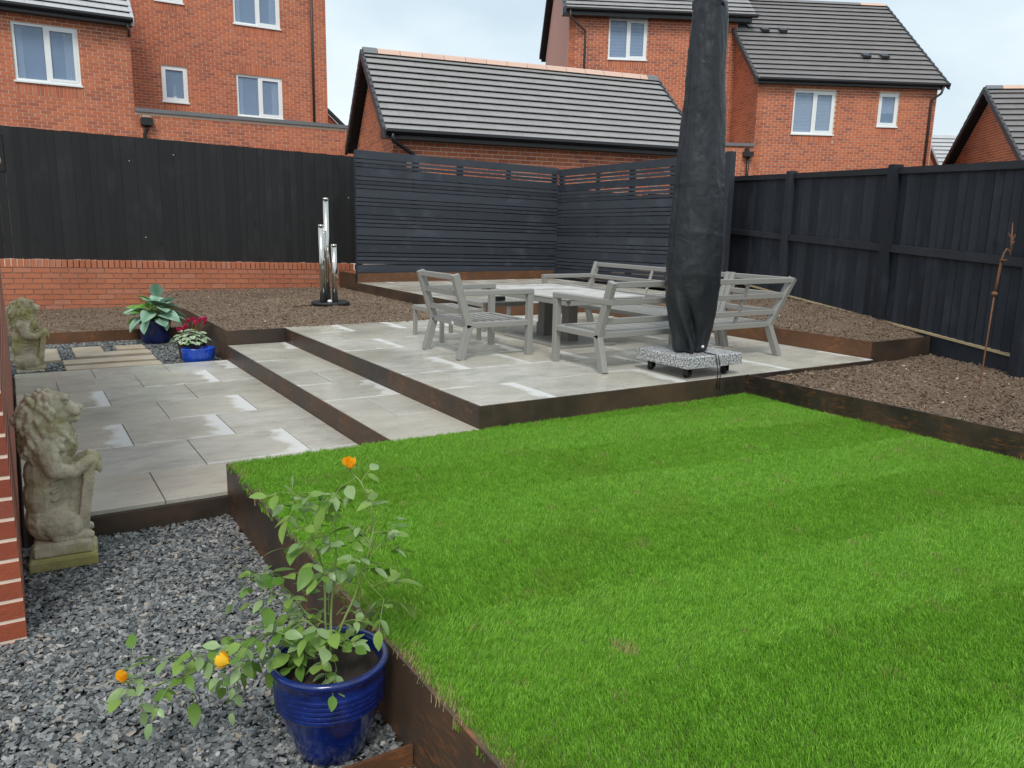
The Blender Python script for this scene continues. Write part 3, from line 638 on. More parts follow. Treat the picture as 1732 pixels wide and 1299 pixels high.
# ================================================================== NEIGHBOURING BUILDINGS
Zv = Vector((0, 0, 1))
def dirv(a_): a_ = math.radians(a_); return Vector((math.sin(a_), math.cos(a_), 0))
def pipe(parent, pts, r=.034, m='pipe', name='downpipe'): return MB().tube(pts, r, 10).build(name, m, parent, True)
def gutter(parent, p0, D, L_, m='gutter'):
    D = Vector(D); out = Vector((D.y, -D.x, 0)); q = MB(); sec = [(-.06, .0), (-.062, -.05), (-.03, -.09), (.03, -.09), (.062, -.05), (.06, .0), (.05, .0), (.05, -.045), (-.05, -.045), (-.05, 0)]
    vs = [Vector(p0) + out * x + Zv * z for x, z in sec]; vs += [v + D * L_ for v in vs]; n = len(sec)
    q.add(vs, [(i, (i + 1) % n, n + (i + 1) % n, n + i) for i in range(n)] + [tuple(range(n - 1, -1, -1)), tuple(range(n, 2 * n))]); return q.build('gutter', m, parent)
def verge(parent, a_, b_, n, wd=.05, m='verge'):
    """stepped dry-verge caps from eave point a_ to apex b_"""
    a_ = Vector(a_); b_ = Vector(b_); d = (b_ - a_) / n
    side = d.cross(Zv).normalized() * wd
    for k in range(n):
        p = a_ + d * k; lift = Zv * .03; q = MB(); e = p + d * 1.02
        q.hexa([p - side - Zv * .15, p + side - Zv * .15, e + side - Zv * .17, e - side - Zv * .17, p - side + lift, p + side + lift, e + side + lift * .1, e - side + lift * .1]); q.build('verge_cap', m, parent)
# ---- house on the left
lh = empty('house', (2.0, 24, 0), 'tall orange brick house with four white windows behind the flat black fence', 'house')
WA = Wall((2.80, 21.056), 92); hA = [(-2.32, -1.06, 4.253, 5.459)]
wa = panel(WA, -6.5, 0, 0, 5.74, hA).build('wall', 'mortar', lh)
m = MB(); m.hexa([WA(-6.5, 0, -.32), WA(-.005, 0, -.32), WA(-.005, 0, -3.5), WA(-6.5, 0, -3.5), WA(-6.5, 5.7, -.32), WA(-.005, 5.7, -.32), WA(-.005, 8.2, -3.5), WA(-6.5, 8.2, -3.5)]); m.obox(WA, -.02, -.004, 0, 5.7, -.32, -.004); m.build('wall_return', 'brick_left', lh)
bricks(WA, -4.1625, 0, 2.39, 5.74, [(-2.32, -1.06, 4.02, 5.459)], wa, 'brick_left', 150, soldiers=[(-2.32, -1.06, 4.03, 4.25)])
window(lh, WA, -2.32, -1.06, 4.253, 5.459, 2, 'curtain')
D92 = dirv(92); U2 = (dirv(2) * .79 + Zv * .61).normalized()
ea = WA(-6.5, 5.79, .26); ro = roof_slope(lh, ea, D92, U2, 6.55, 9, .30, 'tile_pale', None, skip=lambda x, j: x < 2.6)
verge(lh, WA(.06, 5.77, .26), WA(.06, 5.77, .26) + U2 * 3.2, 11, .03, 'verge_edge')
gutter(lh, WA(-6.5, 5.78, .30), D92, 6.56); MB().obox(WA, -6.5, .05, 5.62, 5.76, .0, .24).build('fascia', 'gutter', lh)
pipe(lh, [WA(-.06, 5.66, .26), WA(-.03, 5.52, .2), WA(-.02, 5.42, .1)], .035)
WM = Wall((8.455, 23.905), 92); hM = [(-4.54, -3.89, 4.485, 5.413), (-2.60, -1.33, 4.26, 5.387), (-2.60, -1.33, 6.715, 7.9), (-4.58, -3.90, 7.02, 7.95)]
wm = panel(WM, -9, 0, 0, 9.0, hM).build('wall', 'mortar', lh)
m = MB(); m.hexa([WM(-9, 0, -.32), WM(-.004, 0, -.32), WM(-.004, 0, -7), WM(-9, 0, -7), WM(-9, 9, -.32), WM(-.004, 9, -.32), WM(-.004, 9, -7), WM(-9, 9, -7)]); m.obox(WM, -.03, -.004, 0, 9, -.32, -.004); m.build('wall_return', 'brick_left', lh)
sold = []; hb_ = []
for k, h_ in enumerate(hM):
    sold += [(h_[0], h_[1], h_[2] - .22, h_[2] - .002)] + ([(h_[0], h_[1], h_[3] + .002, h_[3] + .22)] if k < 2 else [])
    hb_.append((h_[0], h_[1], h_[2] - .225, h_[3] + (.225 if k < 2 else 0)))
bricks(WM, -6.6375, 0, 3.69, 8.2, hb_, wm, 'brick_left', 150, soldiers=sold)
MB().obox(WM, -9, 0, 8.2, 9.0, -.02, .006).build('upper_brickwork', 'brick_left', wm)
window(lh, WM, *hM[0], 1, 'vase'); window(lh, WM, *hM[1], 2, 'curtain'); window(lh, WM, *hM[2], 2, 'curtain'); window(lh, WM, *hM[3], 1, None)
pipe(lh, [WM(-.43, 3.7, .06), WM(-.43, 8.9, .06)])
m = MB(); m.add([WM(-9.2, 8.95, .3), WM(.1, 8.95, .3), WM(.1, 11.6, -3.5), WM(-9.2, 11.6, -3.5), WM(.1, 8.95, -7.3), WM(-9.2, 8.95, -7.3)], [(0, 1, 2, 3), (3, 2, 4, 5), (1, 4, 2), (0, 3, 5), (0, 5, 4, 1)]); m.build('roof', 'tile', lh)
# low yard wall in front of it
yw = empty('yard_wall', (5.4, 21, 0), 'long orange brick yard wall with grey coping below the tall left house', 'wall')
wy = MB(); wy.obox(WA, .004, 5.35, 0, 3.80, -.22, 0); wy = wy.build('wall', 'mortar', yw)
bricks(WA, .0, 5.4, 2.39, 3.8, [(2.9, 5.35, 2.985, 3.215)], wy, 'brick_left', 120, soldiers=[(2.9, 5.35, 2.99, 3.21)])
MB().obox(WA, .0, 5.42, 3.80, 3.885, -.28, .06).build('coping', 'lead', yw)
hp = empty('rain_hopper', WA(.22, 3.1, .08), 'black rainwater hopper and bent pipe on the yard wall of the left house', 'hopper', 'rainwater hoppers on brick walls')
MB().obox(WA, .10, .36, 3.50, 3.66, .0, .18).build('hopper_box', 'black', hp); MB().lathe([(.10, 0), (.10, .02)], 14, WA(.23, 3.655, .09)).build('hopper_rim', 'black', hp)
pipe(hp, [WA(.23, 3.5, .08), WA(.23, 3.42, .08), WA(.17, 3.3, .07), WA(.17, 2.4, .06)], .038, 'black', 'outlet_pipe')
MB().obox(WA, .15, .32, 3.68, 3.86, .0, .012).build('outlet_ring', 'ridge', hp)
# ---- garage behind the screens
GA = 101.3; GB = 11.3; gd, gn = dirv(GA), dirv(GB)
ga = empty('garage', (9.2, 14.8, 0), 'brick garage with grey tiled pitched roof behind the slatted screens', 'garage')
WG = Wall((6.051, 13.723), GA); GD = 3.62
wg = MB(); wg.obox(WG, .0, 6.35, 0, 2.96, -GD, -.001); wg = wg.build('wall', 'mortar', ga)
WGs = Wall(WG(0, 0, -GD).xy, GA + 90 - 180 + 180)       # left gable, faces left
gp_ = .822
apz = lambda: 3.002 + 2.063 * gp_
gm = MB(); gm.add([WGs(0, 2.9), WGs(GD, 2.9), WGs(GD / 2, 2.9 + GD / 2 * gp_ + .03), WGs(0, 2.9, -.2), WGs(GD, 2.9, -.2), WGs(GD / 2, 2.9 + GD / 2 * gp_ + .03, -.2)], [(0, 1, 2), (5, 4, 3), (0, 2, 5, 3), (1, 4, 5, 2)]); wgs = gm.build('gable', 'mortar', ga)
bricks(WG, 0, 6.35, 1.93, 2.97, [], wg, 'brick_right', 200)
clipg = lambda v: (max(0, (v - 2.93) / gp_) + .02, GD - max(0, (v - 2.93) / gp_) - .02)
bricks(WGs, 0, GD, 1.93, 4.45, [], wgs, 'brick_right', 90, clip=clipg)
eL = Vector((5.826, 13.513, 3.002)); up_f = (gn + Zv * gp_).normalized(); up_b = (-gn + Zv * gp_).normalized(); GL = 6.62
ro = roof_slope(ga, eL, gd, up_f, GL, 12, 2.063 * math.sqrt(1 + gp_ ** 2) / 12, 'tile')
eB = eL + gn * 4.126 + gd * GL
q = MB(); n_b = (gd * -1).cross(up_b); q.hexa([eB - n_b * .06, eB - gd * GL - n_b * .06, eB - gd * GL + up_b * 2.67 - n_b * .06, eB + up_b * 2.67 - n_b * .06, eB, eB - gd * GL, eB - gd * GL + up_b * 2.67, eB + up_b * 2.67]); q.build('rear_roof', 'soffit', ga)
rA = eL + gn * 2.063 + Zv * 2.063 * gp_
for k in range(14):
    u = .28 + k * .452
    m_ = 'ridge'
    q = MB(); a_, b_ = rA + gd * (u + .004), rA + gd * (u + .446); sec = [(-.115, -.075), (-.06, .012), (0, .04), (.06, .012), (.115, -.075), (.0, -.03)]
    q.add([a_ + gn * x + Zv * z for x, z in sec] + [b_ + gn * x + Zv * z for x, z in sec], [(i, (i + 1) % 6, 6 + (i + 1) % 6, 6 + i) for i in range(6)] + [(5, 4, 3, 2, 1, 0), (6, 7, 8, 9, 10, 11)]); q.build('ridge_tile', m_, ga)
for u in (0., GL - .28):
    q = MB(); a_, b_ = rA + gd * u, rA + gd * (u + .275); sec = [(-.12, -.08), (-.06, .016), (0, .046), (.06, .016), (.12, -.08), (.0, -.03)]
    q.add([a_ + gn * x + Zv * z for x, z in sec] + [b_ + gn * x + Zv * z for x, z in sec], [(i, (i + 1) % 6, 6 + (i + 1) % 6, 6 + i) for i in range(6)] + [(5, 4, 3, 2, 1, 0), (6, 7, 8, 9, 10, 11)]); q.build('ridge_cap', 'lead', ga)
for u in (-.02, GL + .02):
    verge(ga, eL + gd * u - Zv * .01, rA + gd * u - Zv * .01, 12, .028); verge(ga, eB - gd * (GL - u) - Zv * .01, rA + gd * u - Zv * .01, 12, .028)
q = MB()
for s_ in (1, -1):   # soffit boards under the gable overhang
    b0 = eL if s_ == 1 else eL + gn * 4.126; upv = up_f if s_ == 1 else up_b
    nn = Vector((0, 0, -.075)); q.hexa([b0 + nn - Zv * .05, b0 + gd * .26 + nn - Zv * .05, b0 + gd * .26 + upv * 2.6 + nn - Zv * .05, b0 + upv * 2.6 + nn - Zv * .05, b0 + nn, b0 + gd * .26 + nn, b0 + gd * .26 + upv * 2.6 + nn, b0 + upv * 2.6 + nn])
q.build('gable_soffit', 'soffit', ga)
gutter(ga, eL - gn * .05 - Zv * .0, gd, GL, 'gutter'); MB().obox(WG, -.22, 6.4, 2.84, 2.985, .0, .235).build('fascia', 'gutter', ga)
pipe(ga, [eL + gd * .12 - gn * .05 - Zv * .06, eL + gd * .12 - gn * .05 - Zv * .2, WG(.08, 2.74, .19), WG(.36, 2.6, .07), WG(.44, 2.45, .06), WG(.44, 1.6, .06)], .036, 'gutter')
# ---- house on the right: low front block and tall back block
rh = empty('house', (21, 18, 0), 'orange brick house with brown tiled roof behind the right fence and parasol cover', 'house')
RA = 118; rd, rn_ = dirv(RA), dirv(28)
WR = Wall((18.888, 16.728), RA); hR = [(1.08, 2.34, 4.20, 5.415), (3.66, 4.27, 4.48, 5.42)]
wr = panel(WR, 0, 5.42, 0, 5.68, hR).build('wall', 'mortar', rh)
m = MB(); m.hexa([WR(.02, 0, -.32), WR(5.40, 0, -.32), WR(5.40, 0, -8), WR(.02, 0, -8), WR(.02, 5.6, -.32), WR(5.40, 5.6, -.32), WR(5.40, 5.6, -8), WR(.02, 5.6, -8)]); m.obox(WR, 5.39, 5.416, 0, 5.6, -.32, -.004); m.build('wall_return', 'brick_right', rh)
bricks(WR, 0, 5.4, 2.985, 5.68, [(h_[0], h_[1], h_[2] - .225, h_[3]) for h_ in hR], wr, 'brick_right', 130, soldiers=[(h_[0], h_[1], h_[2] - .22, h_[2]) for h_ in hR])
window(rh, WR, *hR[0], 2, 'blind'); window(rh, WR, *hR[1], 1, 'half')
WRs = Wall(WR(0, 0, -2.6).xy, RA + 90)                  # left flank
fz = lambda u: 5.70 + (2.6 - u) * .77
gm = MB(); gm.add([WRs(0, 0), WRs(2.6, 0), WRs(2.6, fz(2.6)), WRs(0, fz(0)), WRs(0, 0, -.2), WRs(2.6, 0, -.2), WRs(2.6, fz(2.6), -.2), WRs(0, fz(0), -.2)], MB.BF); wrs = gm.build('flank_wall', 'mortar', rh)
bricks(WRs, .0125, 2.6, 3.66, 7.7, [], wrs, 'brick_right', 40, clip=lambda v: (0, 2.6 - max(0, (v - 5.66) / .77) - .02))
RU = (rn_ + Zv * .77).normalized(); eR = Vector((18.705, 16.599, 5.70)) ; RLN = 5.72
roof_slope(rh, eR, rd, RU, RLN, 18, 5.26 / 18, 'tile_brown', skip=lambda x, j: x < .30 + max(0, (j - 10) * .0) and j > 10)
rT = eR + RU * 5.26
for k in range(13):
    q = MB(); a_, b_ = rT + rd * (k * .44), rT + rd * (k * .44 + .435); q.add([a_ - rn_ * .1 - Zv * .06, a_ + Zv * .035, a_ + rn_ * .1 - Zv * .06, b_ - rn_ * .1 - Zv * .06, b_ + Zv * .035, b_ + rn_ * .1 - Zv * .06], [(0, 3, 4, 1), (1, 4, 5, 2), (0, 1, 2), (5, 4, 3)]); q.build('ridge_tile', 'tile_brown' if k < 11 else 'ridge', rh)
q = MB(); bk = rT + rn_ * 4.1 - Zv * 3.16; q.add([rT, rT + rd * RLN, bk + rd * RLN, bk], [(0, 1, 2, 3)]); q.build('rear_roof', 'tile_brown', rh)
verge(rh, eR - rd * .03 - Zv * .01, eR - rd * .03 + RU * 3.2 - Zv * .01, 11, .04); verge(rh, eR + rd * (RLN + .02) - Zv * .01, rT + rd * (RLN + .02) - Zv * .01, 18, .03)
for u, s_ in ((.96, 3.02), (1.54, 3.03), (3.73, 1.54), (4.31, 1.55)):
    c = eR + rd * u + RU * s_; nn = rd.cross(RU); q = MB(); q.hexa([c - rd * .12 - RU * .14 + nn * .015, c + rd * .12 - RU * .14 + nn * .015, c + rd * .12 + RU * .14 + nn * .0, c - rd * .12 + RU * .14, c - rd * .11 - RU * .13 + nn * .085, c + rd * .11 - RU * .13 + nn * .085, c + rd * .11 + RU * .13 + nn * .03, c - rd * .11 + RU * .13 + nn * .03]); q.build('roof_vent', 'verge', rh)
gutter(rh, eR - rn_ * .05, rd, RLN); MB().obox(WR, -.15, 5.50, 5.55, 5.69, .0, .20).build('fascia', 'gutter', rh)
pipe(rh, [eR + rd * 5.55 - rn_ * .05 - Zv * .08, eR + rd * 5.50 - rn_ * .03 - Zv * .28, WR(5.24, 5.26, .06), WR(5.24, 5.1, .055), WR(5.24, 2.6, .055)], .036)
WT = Wall((15.255, 21.179), RA); hT = [(1.24, 2.45, 6.53, 7.71)]
wt = panel(WT, 0, 5.3, 0, 7.9, hT).build('wall', 'mortar', rh)
m = MB(); m.hexa([WT(.02, 0, -.32), WT(4.6, 0, -.32), WT(4.6, 0, -6.4), WT(.02, 0, -6.4), WT(.02, 7.8, -.32), WT(4.6, 7.8, -.32), WT(4.6, 7.8, -6.4), WT(.02, 7.8, -6.4)]); m.build('wall_return', 'brick_right', rh)
bricks(WT, 0, 5.2875, 3.96, 7.9, [(1.24, 2.45, 6.305, 7.71)], wt, 'brick_right', 130, soldiers=[(1.24, 2.45, 6.31, 6.53)])
window(rh, WT, *hT[0], 2, 'blind_blue')
WTs = Wall(WT(0, 0, -6.4).xy, RA + 90)
gm = MB(); gz = 7.75; gm.add([WTs(0, 0), WTs(6.4, 0), WTs(6.4, gz), WTs(3.2, gz + 2.46), WTs(0, gz), WTs(0, 0, -.2), WTs(6.4, 0, -.2), WTs(6.4, gz, -.2), WTs(3.2, gz + 2.46, -.2), WTs(0, gz, -.2)], [(0, 1, 2, 3, 4), (9, 8, 7, 6, 5), (0, 5, 6, 1), (1, 6, 7, 2), (2, 7, 8, 3), (3, 8, 9, 4), (4, 9, 5, 0)]); gm.build('gable_wall', 'rough', rh)
eT = Vector((14.986, 20.982, 7.90)); roof_slope(rh, eT, rd, RU, 5.95, 6, .292, 'tile', skip=None)
pk = eT + RU * 4.42; q = MB(); q.add([eT + RU * 1.7 + rd.cross(RU) * -.02, eT + RU * 1.7 + rd * 5.95 + rd.cross(RU) * -.02, pk + rd * 5.95, pk], [(0, 1, 2, 3)]); rb_ = eT + rn_ * 7.0; q.add([pk, pk + rd * 5.95, rb_ + rd * 5.95, rb_], [(0, 1, 2, 3)])
q.add([v - Zv * .12 for v in (pk, pk + rd * 5.95, rb_ + rd * 5.95, rb_)], [(3, 2, 1, 0)]); q.build('upper_roof', 'tile', rh)
verge(rh, eT - rd * .03, pk - rd * .03, 14, .05); verge(rh, rb_ - rd * .03, pk - rd * .03, 14, .05)
q = MB(); upb = (-rn_ + Zv * .77).normalized(); b0 = rb_ - Zv * .12; q.hexa([b0 - Zv * .12, b0 + rd * .3 - Zv * .12, b0 + rd * .3 + upb * 4.3 - Zv * .12, b0 + upb * 4.3 - Zv * .12, b0, b0 + rd * .3, b0 + rd * .3 + upb * 4.3, b0 + upb * 4.3]); q.build('gable_soffit', 'soffit', rh)
gutter(rh, eT - rn_ * .05, rd, 5.95); MB().obox(WT, -.25, 5.65, 7.70, 7.89, .0, .29).build('fascia', 'gutter', rh)
pipe(rh, [eT + rd * .12 - rn_ * .05 - Zv * .08, eT + rd * .12 - rn_ * .05 - Zv * .28, WT(.50, 7.3, .06), WT(.50, 7.15, .055), WT(.50, 4.0, .055)], .036)
# low yard wall beside the right house
ry = empty('yard_wall', (17.6, 17.4, 0), 'orange brick yard wall with grey coping beside the right house flank', 'wall')
q = MB().obox(WR, -5, -.004, 0, 3.8, -.22, 0).build('wall', 'mortar', ry); bricks(WR, -4, 0, 2.91, 3.81, [], q, 'brick_right', 60)
MB().obox(WR, -5, -.02, 3.80, 3.885, -.28, .06).build('coping', 'lead', ry)
hp2 = empty('rain_hopper', WR(-.2, 2.9, .08), 'black rainwater hopper and straight pipe at the corner of the right house', 'hopper', 'rainwater hoppers on brick walls')
MB().obox(WR, -.34, -.06, 3.50, 3.64, .0, .18).build('hopper_box', 'black', hp2); MB().lathe([(.07, 0), (.07, .1)], 12, WR(-.24, 3.64, .09)).build('hopper_rim', 'black', hp2); pipe(hp2, [WR(-.19, 3.5, .08), WR(-.19, 2.4, .08)], .038, 'black', 'outlet_pipe')
# ---- garage at the far right
fg = empty('garage', (25, 12, 0), 'brick gabled garage roof rising above the right fence', 'garage')
Dg, Ng = dirv(42), dirv(132); V0 = Vector((24.079, 13.015, 5.53)); sl = .73; hs = 3.15
WQ = Wall((Vector((24.198, 12.849, 0)) + Dg * 2.85).xy, 222); GWd = 5.7
gm = MB(); gm.add([WQ(0, 0), WQ(GWd, 0), WQ(GWd, 3.2), WQ(GWd / 2, 3.2 + GWd / 2 * sl), WQ(0, 3.2), WQ(0, 0, -6), WQ(GWd, 0, -6), WQ(GWd, 3.2, -6), WQ(GWd / 2, 3.2 + GWd / 2 * sl, -6), WQ(0, 3.2, -6)], [(0, 1, 2, 3, 4), (9, 8, 7, 6, 5), (1, 6, 7, 2), (4, 9, 5, 0)]); wq = gm.build('wall', 'mortar', fg)
bricks(WQ, 0, GWd, 3.06, 5.2, [], wq, 'brick_right', 60, clip=lambda v: (max(0, (v - 3.2) / sl) + .02, GWd - max(0, (v - 3.2) / sl) - .02))
eF = V0 - Dg * hs - Zv * hs * sl; uF = (Dg + Zv * sl).normalized(); LF = hs * math.sqrt(1 + sl * sl)
roof_slope(fg, eF, Ng, uF, 6.2, 13, LF / 13, 'tile_brown'); eF2 = V0 + Dg * hs - Zv * hs * sl; uF2 = (-Dg + Zv * sl).normalized()
q = MB(); n2_ = (-Ng).cross(uF2); q.hexa([eF2 - n2_ * .06, eF2 + uF2 * LF - n2_ * .06, eF2 + uF2 * LF + Ng * 6.2 - n2_ * .06, eF2 + Ng * 6.2 - n2_ * .06, eF2, eF2 + uF2 * LF, eF2 + uF2 * LF + Ng * 6.2, eF2 + Ng * 6.2]); q.build('rear_roof', 'soffit', fg)
verge(fg, eF - Ng * .02, V0 - Ng * .02, 13, .035); verge(fg, eF2 - Ng * .02, V0 - Ng * .02, 13, .035)
for k in range(14):
    q = MB(); a_, b_ = V0 + Ng * (k * .44 + .0), V0 + Ng * (k * .44 + .435); sec = [(-.11, -.06), (0, .05), (.11, -.06)]; q.add([a_ + Dg * x + Zv * z for x, z in sec] + [b_ + Dg * x + Zv * z for x, z in sec], [(0, 3, 4, 1), (1, 4, 5, 2), (0, 1, 2), (5, 4, 3)]); q.build('ridge_tile', 'lead' if k == 0 else 'ridge', fg)
q = MB()
for b0, upv in ((eF, uF), (eF2, uF2)):
    n0 = Vector((0, 0, -.07)); q.hexa([b0 + n0 - Zv * .06, b0 + Ng * .3 + n0 - Zv * .06, b0 + Ng * .3 + upv * LF + n0 - Zv * .06, b0 + upv * LF + n0 - Zv * .06, b0 + n0, b0 + Ng * .3 + n0, b0 + Ng * .3 + upv * LF + n0, b0 + upv * LF + n0])
q.build('gable_soffit', 'soffit', fg)
# ---- small far buildings in the gaps
fo = empty('outbuilding', (26.6, 15.2, 0), 'plain brick outbuilding corner between right house and far garage', 'outbuilding')
q = MB(); c0 = Vector((25.5, 16.1, 0)); d_ = dirv(118); q.add([c0, c0 + d_ * 1.9, c0 + d_ * 1.9 + Zv * 2.2, c0 + Zv * 5.6] + [v + dirv(28) * 3 for v in (c0, c0 + d_ * 1.9, c0 + d_ * 1.9 + Zv * 2.2, c0 + Zv * 5.6)], MB.BF); q.build('wall', 'brick_garden', fo)
q = MB(); q.beam(c0 + Zv * 5.62 - d_ * .05, c0 + d_ * 1.95 + Zv * 2.15, .25, .06); q.build('verge', 'verge_edge', fo)
fr = empty('house', (36, 20, 0), 'distant pale grey tiled roof between right house and far garage', 'house', )
D3 = dirv(122); e3 = Vector((33.2, 21.2, 4.0)); u3 = (dirv(32) * .77 + Zv * .63).normalized(); roof_slope(fr, e3, D3, u3, 6.6, 10, .30, 'tile_pale'); q = MB(); q.hexa([e3 + Zv * -4 + dirv(32) * .3, e3 + D3 * 6.6 - Zv * 4 + dirv(32) * .3, e3 + D3 * 6.6 - Zv * 4 + dirv(32) * 4, e3 - Zv * 4 + dirv(32) * 4, e3 + dirv(32) * .3 - Zv * .05, e3 + D3 * 6.6 + dirv(32) * .3 - Zv * .05, e3 + D3 * 6.6 + dirv(32) * 4 - Zv * .05, e3 + dirv(32) * 4 - Zv * .05]); q.build('wall', 'brick_right', fr)
fh = empty('house', (10.4, 30.4, 0), 'far brick gable end peeping past the tall left house', 'house')
q = MB(); c0 = Vector((8.8, 31.2, 0)); d_ = dirv(105); q.add([c0, c0 + d_ * 3.0, c0 + d_ * 3.0 + Zv * 4.6, c0 + Zv * 7.4] + [v + dirv(15) * 4 for v in (c0, c0 + d_ * 3.0, c0 + d_ * 3.0 + Zv * 4.6, c0 + Zv * 7.4)], MB.BF); q.build('wall', 'brick_left', fh)
q = MB(); q.beam(c0 + Zv * 7.5, c0 + d_ * 3.25 + Zv * 4.5, .3, .12); q.build('verge', 'verge', fh)

# ================================================================== GARDEN FURNITURE
def ray(px, py): return R3 @ Vector((px - 866, -(py - 649.5), -1338.0))
CAM = Vector((0, 0, CAMH)); RIGHT = Vector((.8455, -.534, 0)); AWAY = Vector((.534, .8455, 0))
def facing(px, py, P, dep=0):
    """point seen at a pixel on the upright plane through P that faces the camera, dep metres further off"""
    P = Vector(P) + AWAY * dep; d = ray(px, py); t = (P - CAM).dot(AWAY) / d.dot(AWAY); return CAM + d * t
def bar(root, name, p0, p1, w_, h_, up=(0, 0, 1), m='alu'): return MB().beam(p0, p1, w_, h_, up, .004).build(name, m, root)
Y1 = (0, 1, 0); X1v = (1, 0, 0)
ac = empty('armchair', (3.36, 5.88, Z2), 'grey metal armchair frame without cushions, back to the raised soil bed', 'armchair')
for y in (5.575, 6.20):
    bar(ac, 'rear_leg', (3.03, y, Z2), (3.112, y, .562), .062, .05, Y1); bar(ac, 'back_post', (3.112, y, .548), (2.982, y, .972), .062, .05, Y1)
    bar(ac, 'front_leg', (3.695, y, Z2), (3.695, y, .802), .052, .052, Y1); bar(ac, 'armrest', (3.045, y, .824), (3.723, y, .824), .056, .042)
    bar(ac, 'seat_rail', (3.12, y, .562), (3.672, y, .562), .046, .046)
bar(ac, 'seat_rail', (3.115, 5.602, .562), (3.115, 6.173, .562), .046, .046); bar(ac, 'seat_rail', (3.69, 5.602, .562), (3.69, 6.173, .562), .04, .046)
for k in range(6): bar(ac, 'seat_slat', (3.20 + k * .08, 5.598, .572), (3.20 + k * .08, 6.177, .572), .034, .014)
for x, z, h_ in ((2.99, .95, .045), (3.03, .818, .045), (3.075, .672, .045)): bar(ac, 'back_rail', (x, 5.60, z), (x, 6.175, z), .03, h_)
MB().box(3.088, 3.0925, 5.80, 5.83, .545, .572).build('label_tag', 'label_white', ac)
def ottoman(x0, x1, y0, y1, label):
    e = empty('ottoman', ((x0 + x1) / 2, (y0 + y1) / 2, Z2), label, 'ottoman', 'grey metal ottomans beside the table'); zt = Z2 + .30
    for x in (x0 + .02, x1 - .02):
        for y in (y0 + .02, y1 - .02): bar(e, 'leg', (x, y, Z2), (x, y, zt - .046), .036, .036, Y1)
    for y in (y0 + .02, y1 - .02): bar(e, 'rim', (x0, y, zt - .023), (x1, y, zt - .023), .04, .045)
    for x in (x0 + .02, x1 - .02): bar(e, 'rim', (x, y0 + .042, zt - .023), (x, y1 - .042, zt - .023), .04, .045)
    lng = (y1 - y0) > (x1 - x0); n = 4
    for k in range(n):
        if lng: x = x0 + (x1 - x0) * (k + 1) / (n + 1); bar(e, 'slat', (x, y0 + .04, zt - .012), (x, y1 - .04, zt - .012), .034, .014)
        else: y = y0 + (y1 - y0) * (k + 1) / (n + 1); bar(e, 'slat', (x0 + .04, y, zt - .012), (x1 - .04, y, zt - .012), .034, .014)
ottoman(3.32, 3.755, 6.475, 7.085, 'grey slatted ottoman standing behind the armchair'); ottoman(4.06, 4.64, 6.985, 7.40, 'grey slatted ottoman with a black strap beyond the table')
tag(MB().box(4.29, 4.40, 7.10, 7.16, Z2 + .302, Z2 + .345).build('strap_bundle', 'black'), 'small black strap bundle lying on the far ottoman', 'strap')
tb = empty('garden_table', (4.43, 6.2, Z2), 'adjustable grey garden table with pale top on two square columns', 'table')
MB().cbox(4.0, 4.87, 5.45, 6.95, .748, .766, .003).build('tabletop', 'tabletop', tb)
for p0, p1 in (((4.02, 5.48, .722), (4.02, 6.92, .722)), ((4.85, 5.48, .722), (4.85, 6.92, .722)), ((4.04, 5.47, .722), (4.83, 5.47, .722)), ((4.04, 6.93, .722), (4.83, 6.93, .722))): bar(tb, 'apron', p0, p1, .03, .05)
for y in (6.02, 6.42):
    bar(tb, 'column', (4.45, y, .40), (4.45, y, .747), .11, .11, Y1, 'alu_dark'); bar(tb, 'column_sleeve', (4.45, y, .300), (4.45, y, .43), .128, .128, Y1, 'alu_dark')
MB().cbox(4.13, 4.76, 5.70, 6.68, Z2 + .003, Z2 + .022, .003).build('base_plate', 'alu', tb)
sf = empty('corner_sofa', (4.9, 5.6, Z2), 'long grey metal corner sofa frame without cushions, wrapped round the table', 'sofa')
def rear(px_, py_, ox, oy, w_=.062, h_=.05):
    """kinked rear support; (ox, oy) points backwards"""
    f = lambda k: (px_ + ox * k, py_ + oy * k); up = Y1 if abs(ox) > abs(oy) else X1v
    bar(sf, 'rear_leg', (*f(0), Z2), (*f(-.085), .562), w_, h_, up); bar(sf, 'back_post', (*f(-.085), .548), (*f(.062), .972), w_, h_, up)
rear(3.715, 4.575, 0, -1); rear(5.665, 4.575, .707 * 1.2, -.707 * 1.2); rear(5.665, 5.19, 1, 0); rear(5.665, 5.25, 1, 0); rear(5.665, 7.25, 1, 0)
for x in (5.17,): bar(sf, 'strut', (x, 4.65, .58), (x, 4.52, .94), .022, .03, X1v)
for y in (6.30,): bar(sf, 'strut', (5.59, y, .58), (5.72, y, .94), .022, .03, Y1)
for z, k in ((.95, .056), (.818, .008), (.672, -.042)):
    bar(sf, 'back_rail', (3.74, 4.575 - k, z), (5.665 + k, 4.575 - k, z), .03, .045); bar(sf, 'back_rail', (5.665 + k, 4.60 - k, z), (5.665 + k, 7.225, z), .03, .045)
for x, y in ((3.715, 5.20), (4.97, 5.17), (5.03, 5.23), (5.0, 7.25)): bar(sf, 'front_leg', (x, y, Z2), (x, y, .802 if (x < 4 or y > 7) else .585), .052, .052, Y1)
bar(sf, 'armrest', (3.715, 4.52, .824), (3.715, 5.228, .824), .056, .042); bar(sf, 'armrest', (4.972, 7.25, .824), (5.70, 7.25, .824), .056, .042)
bar(sf, 'seat_rail', (3.715, 4.68, .562), (3.715, 5.172, .562), .046, .046); bar(sf, 'seat_rail', (3.74, 4.655, .562), (5.58, 4.655, .562), .046, .046); bar(sf, 'seat_rail', (3.742, 5.20, .562), (4.945, 5.20, .562), .046, .046)
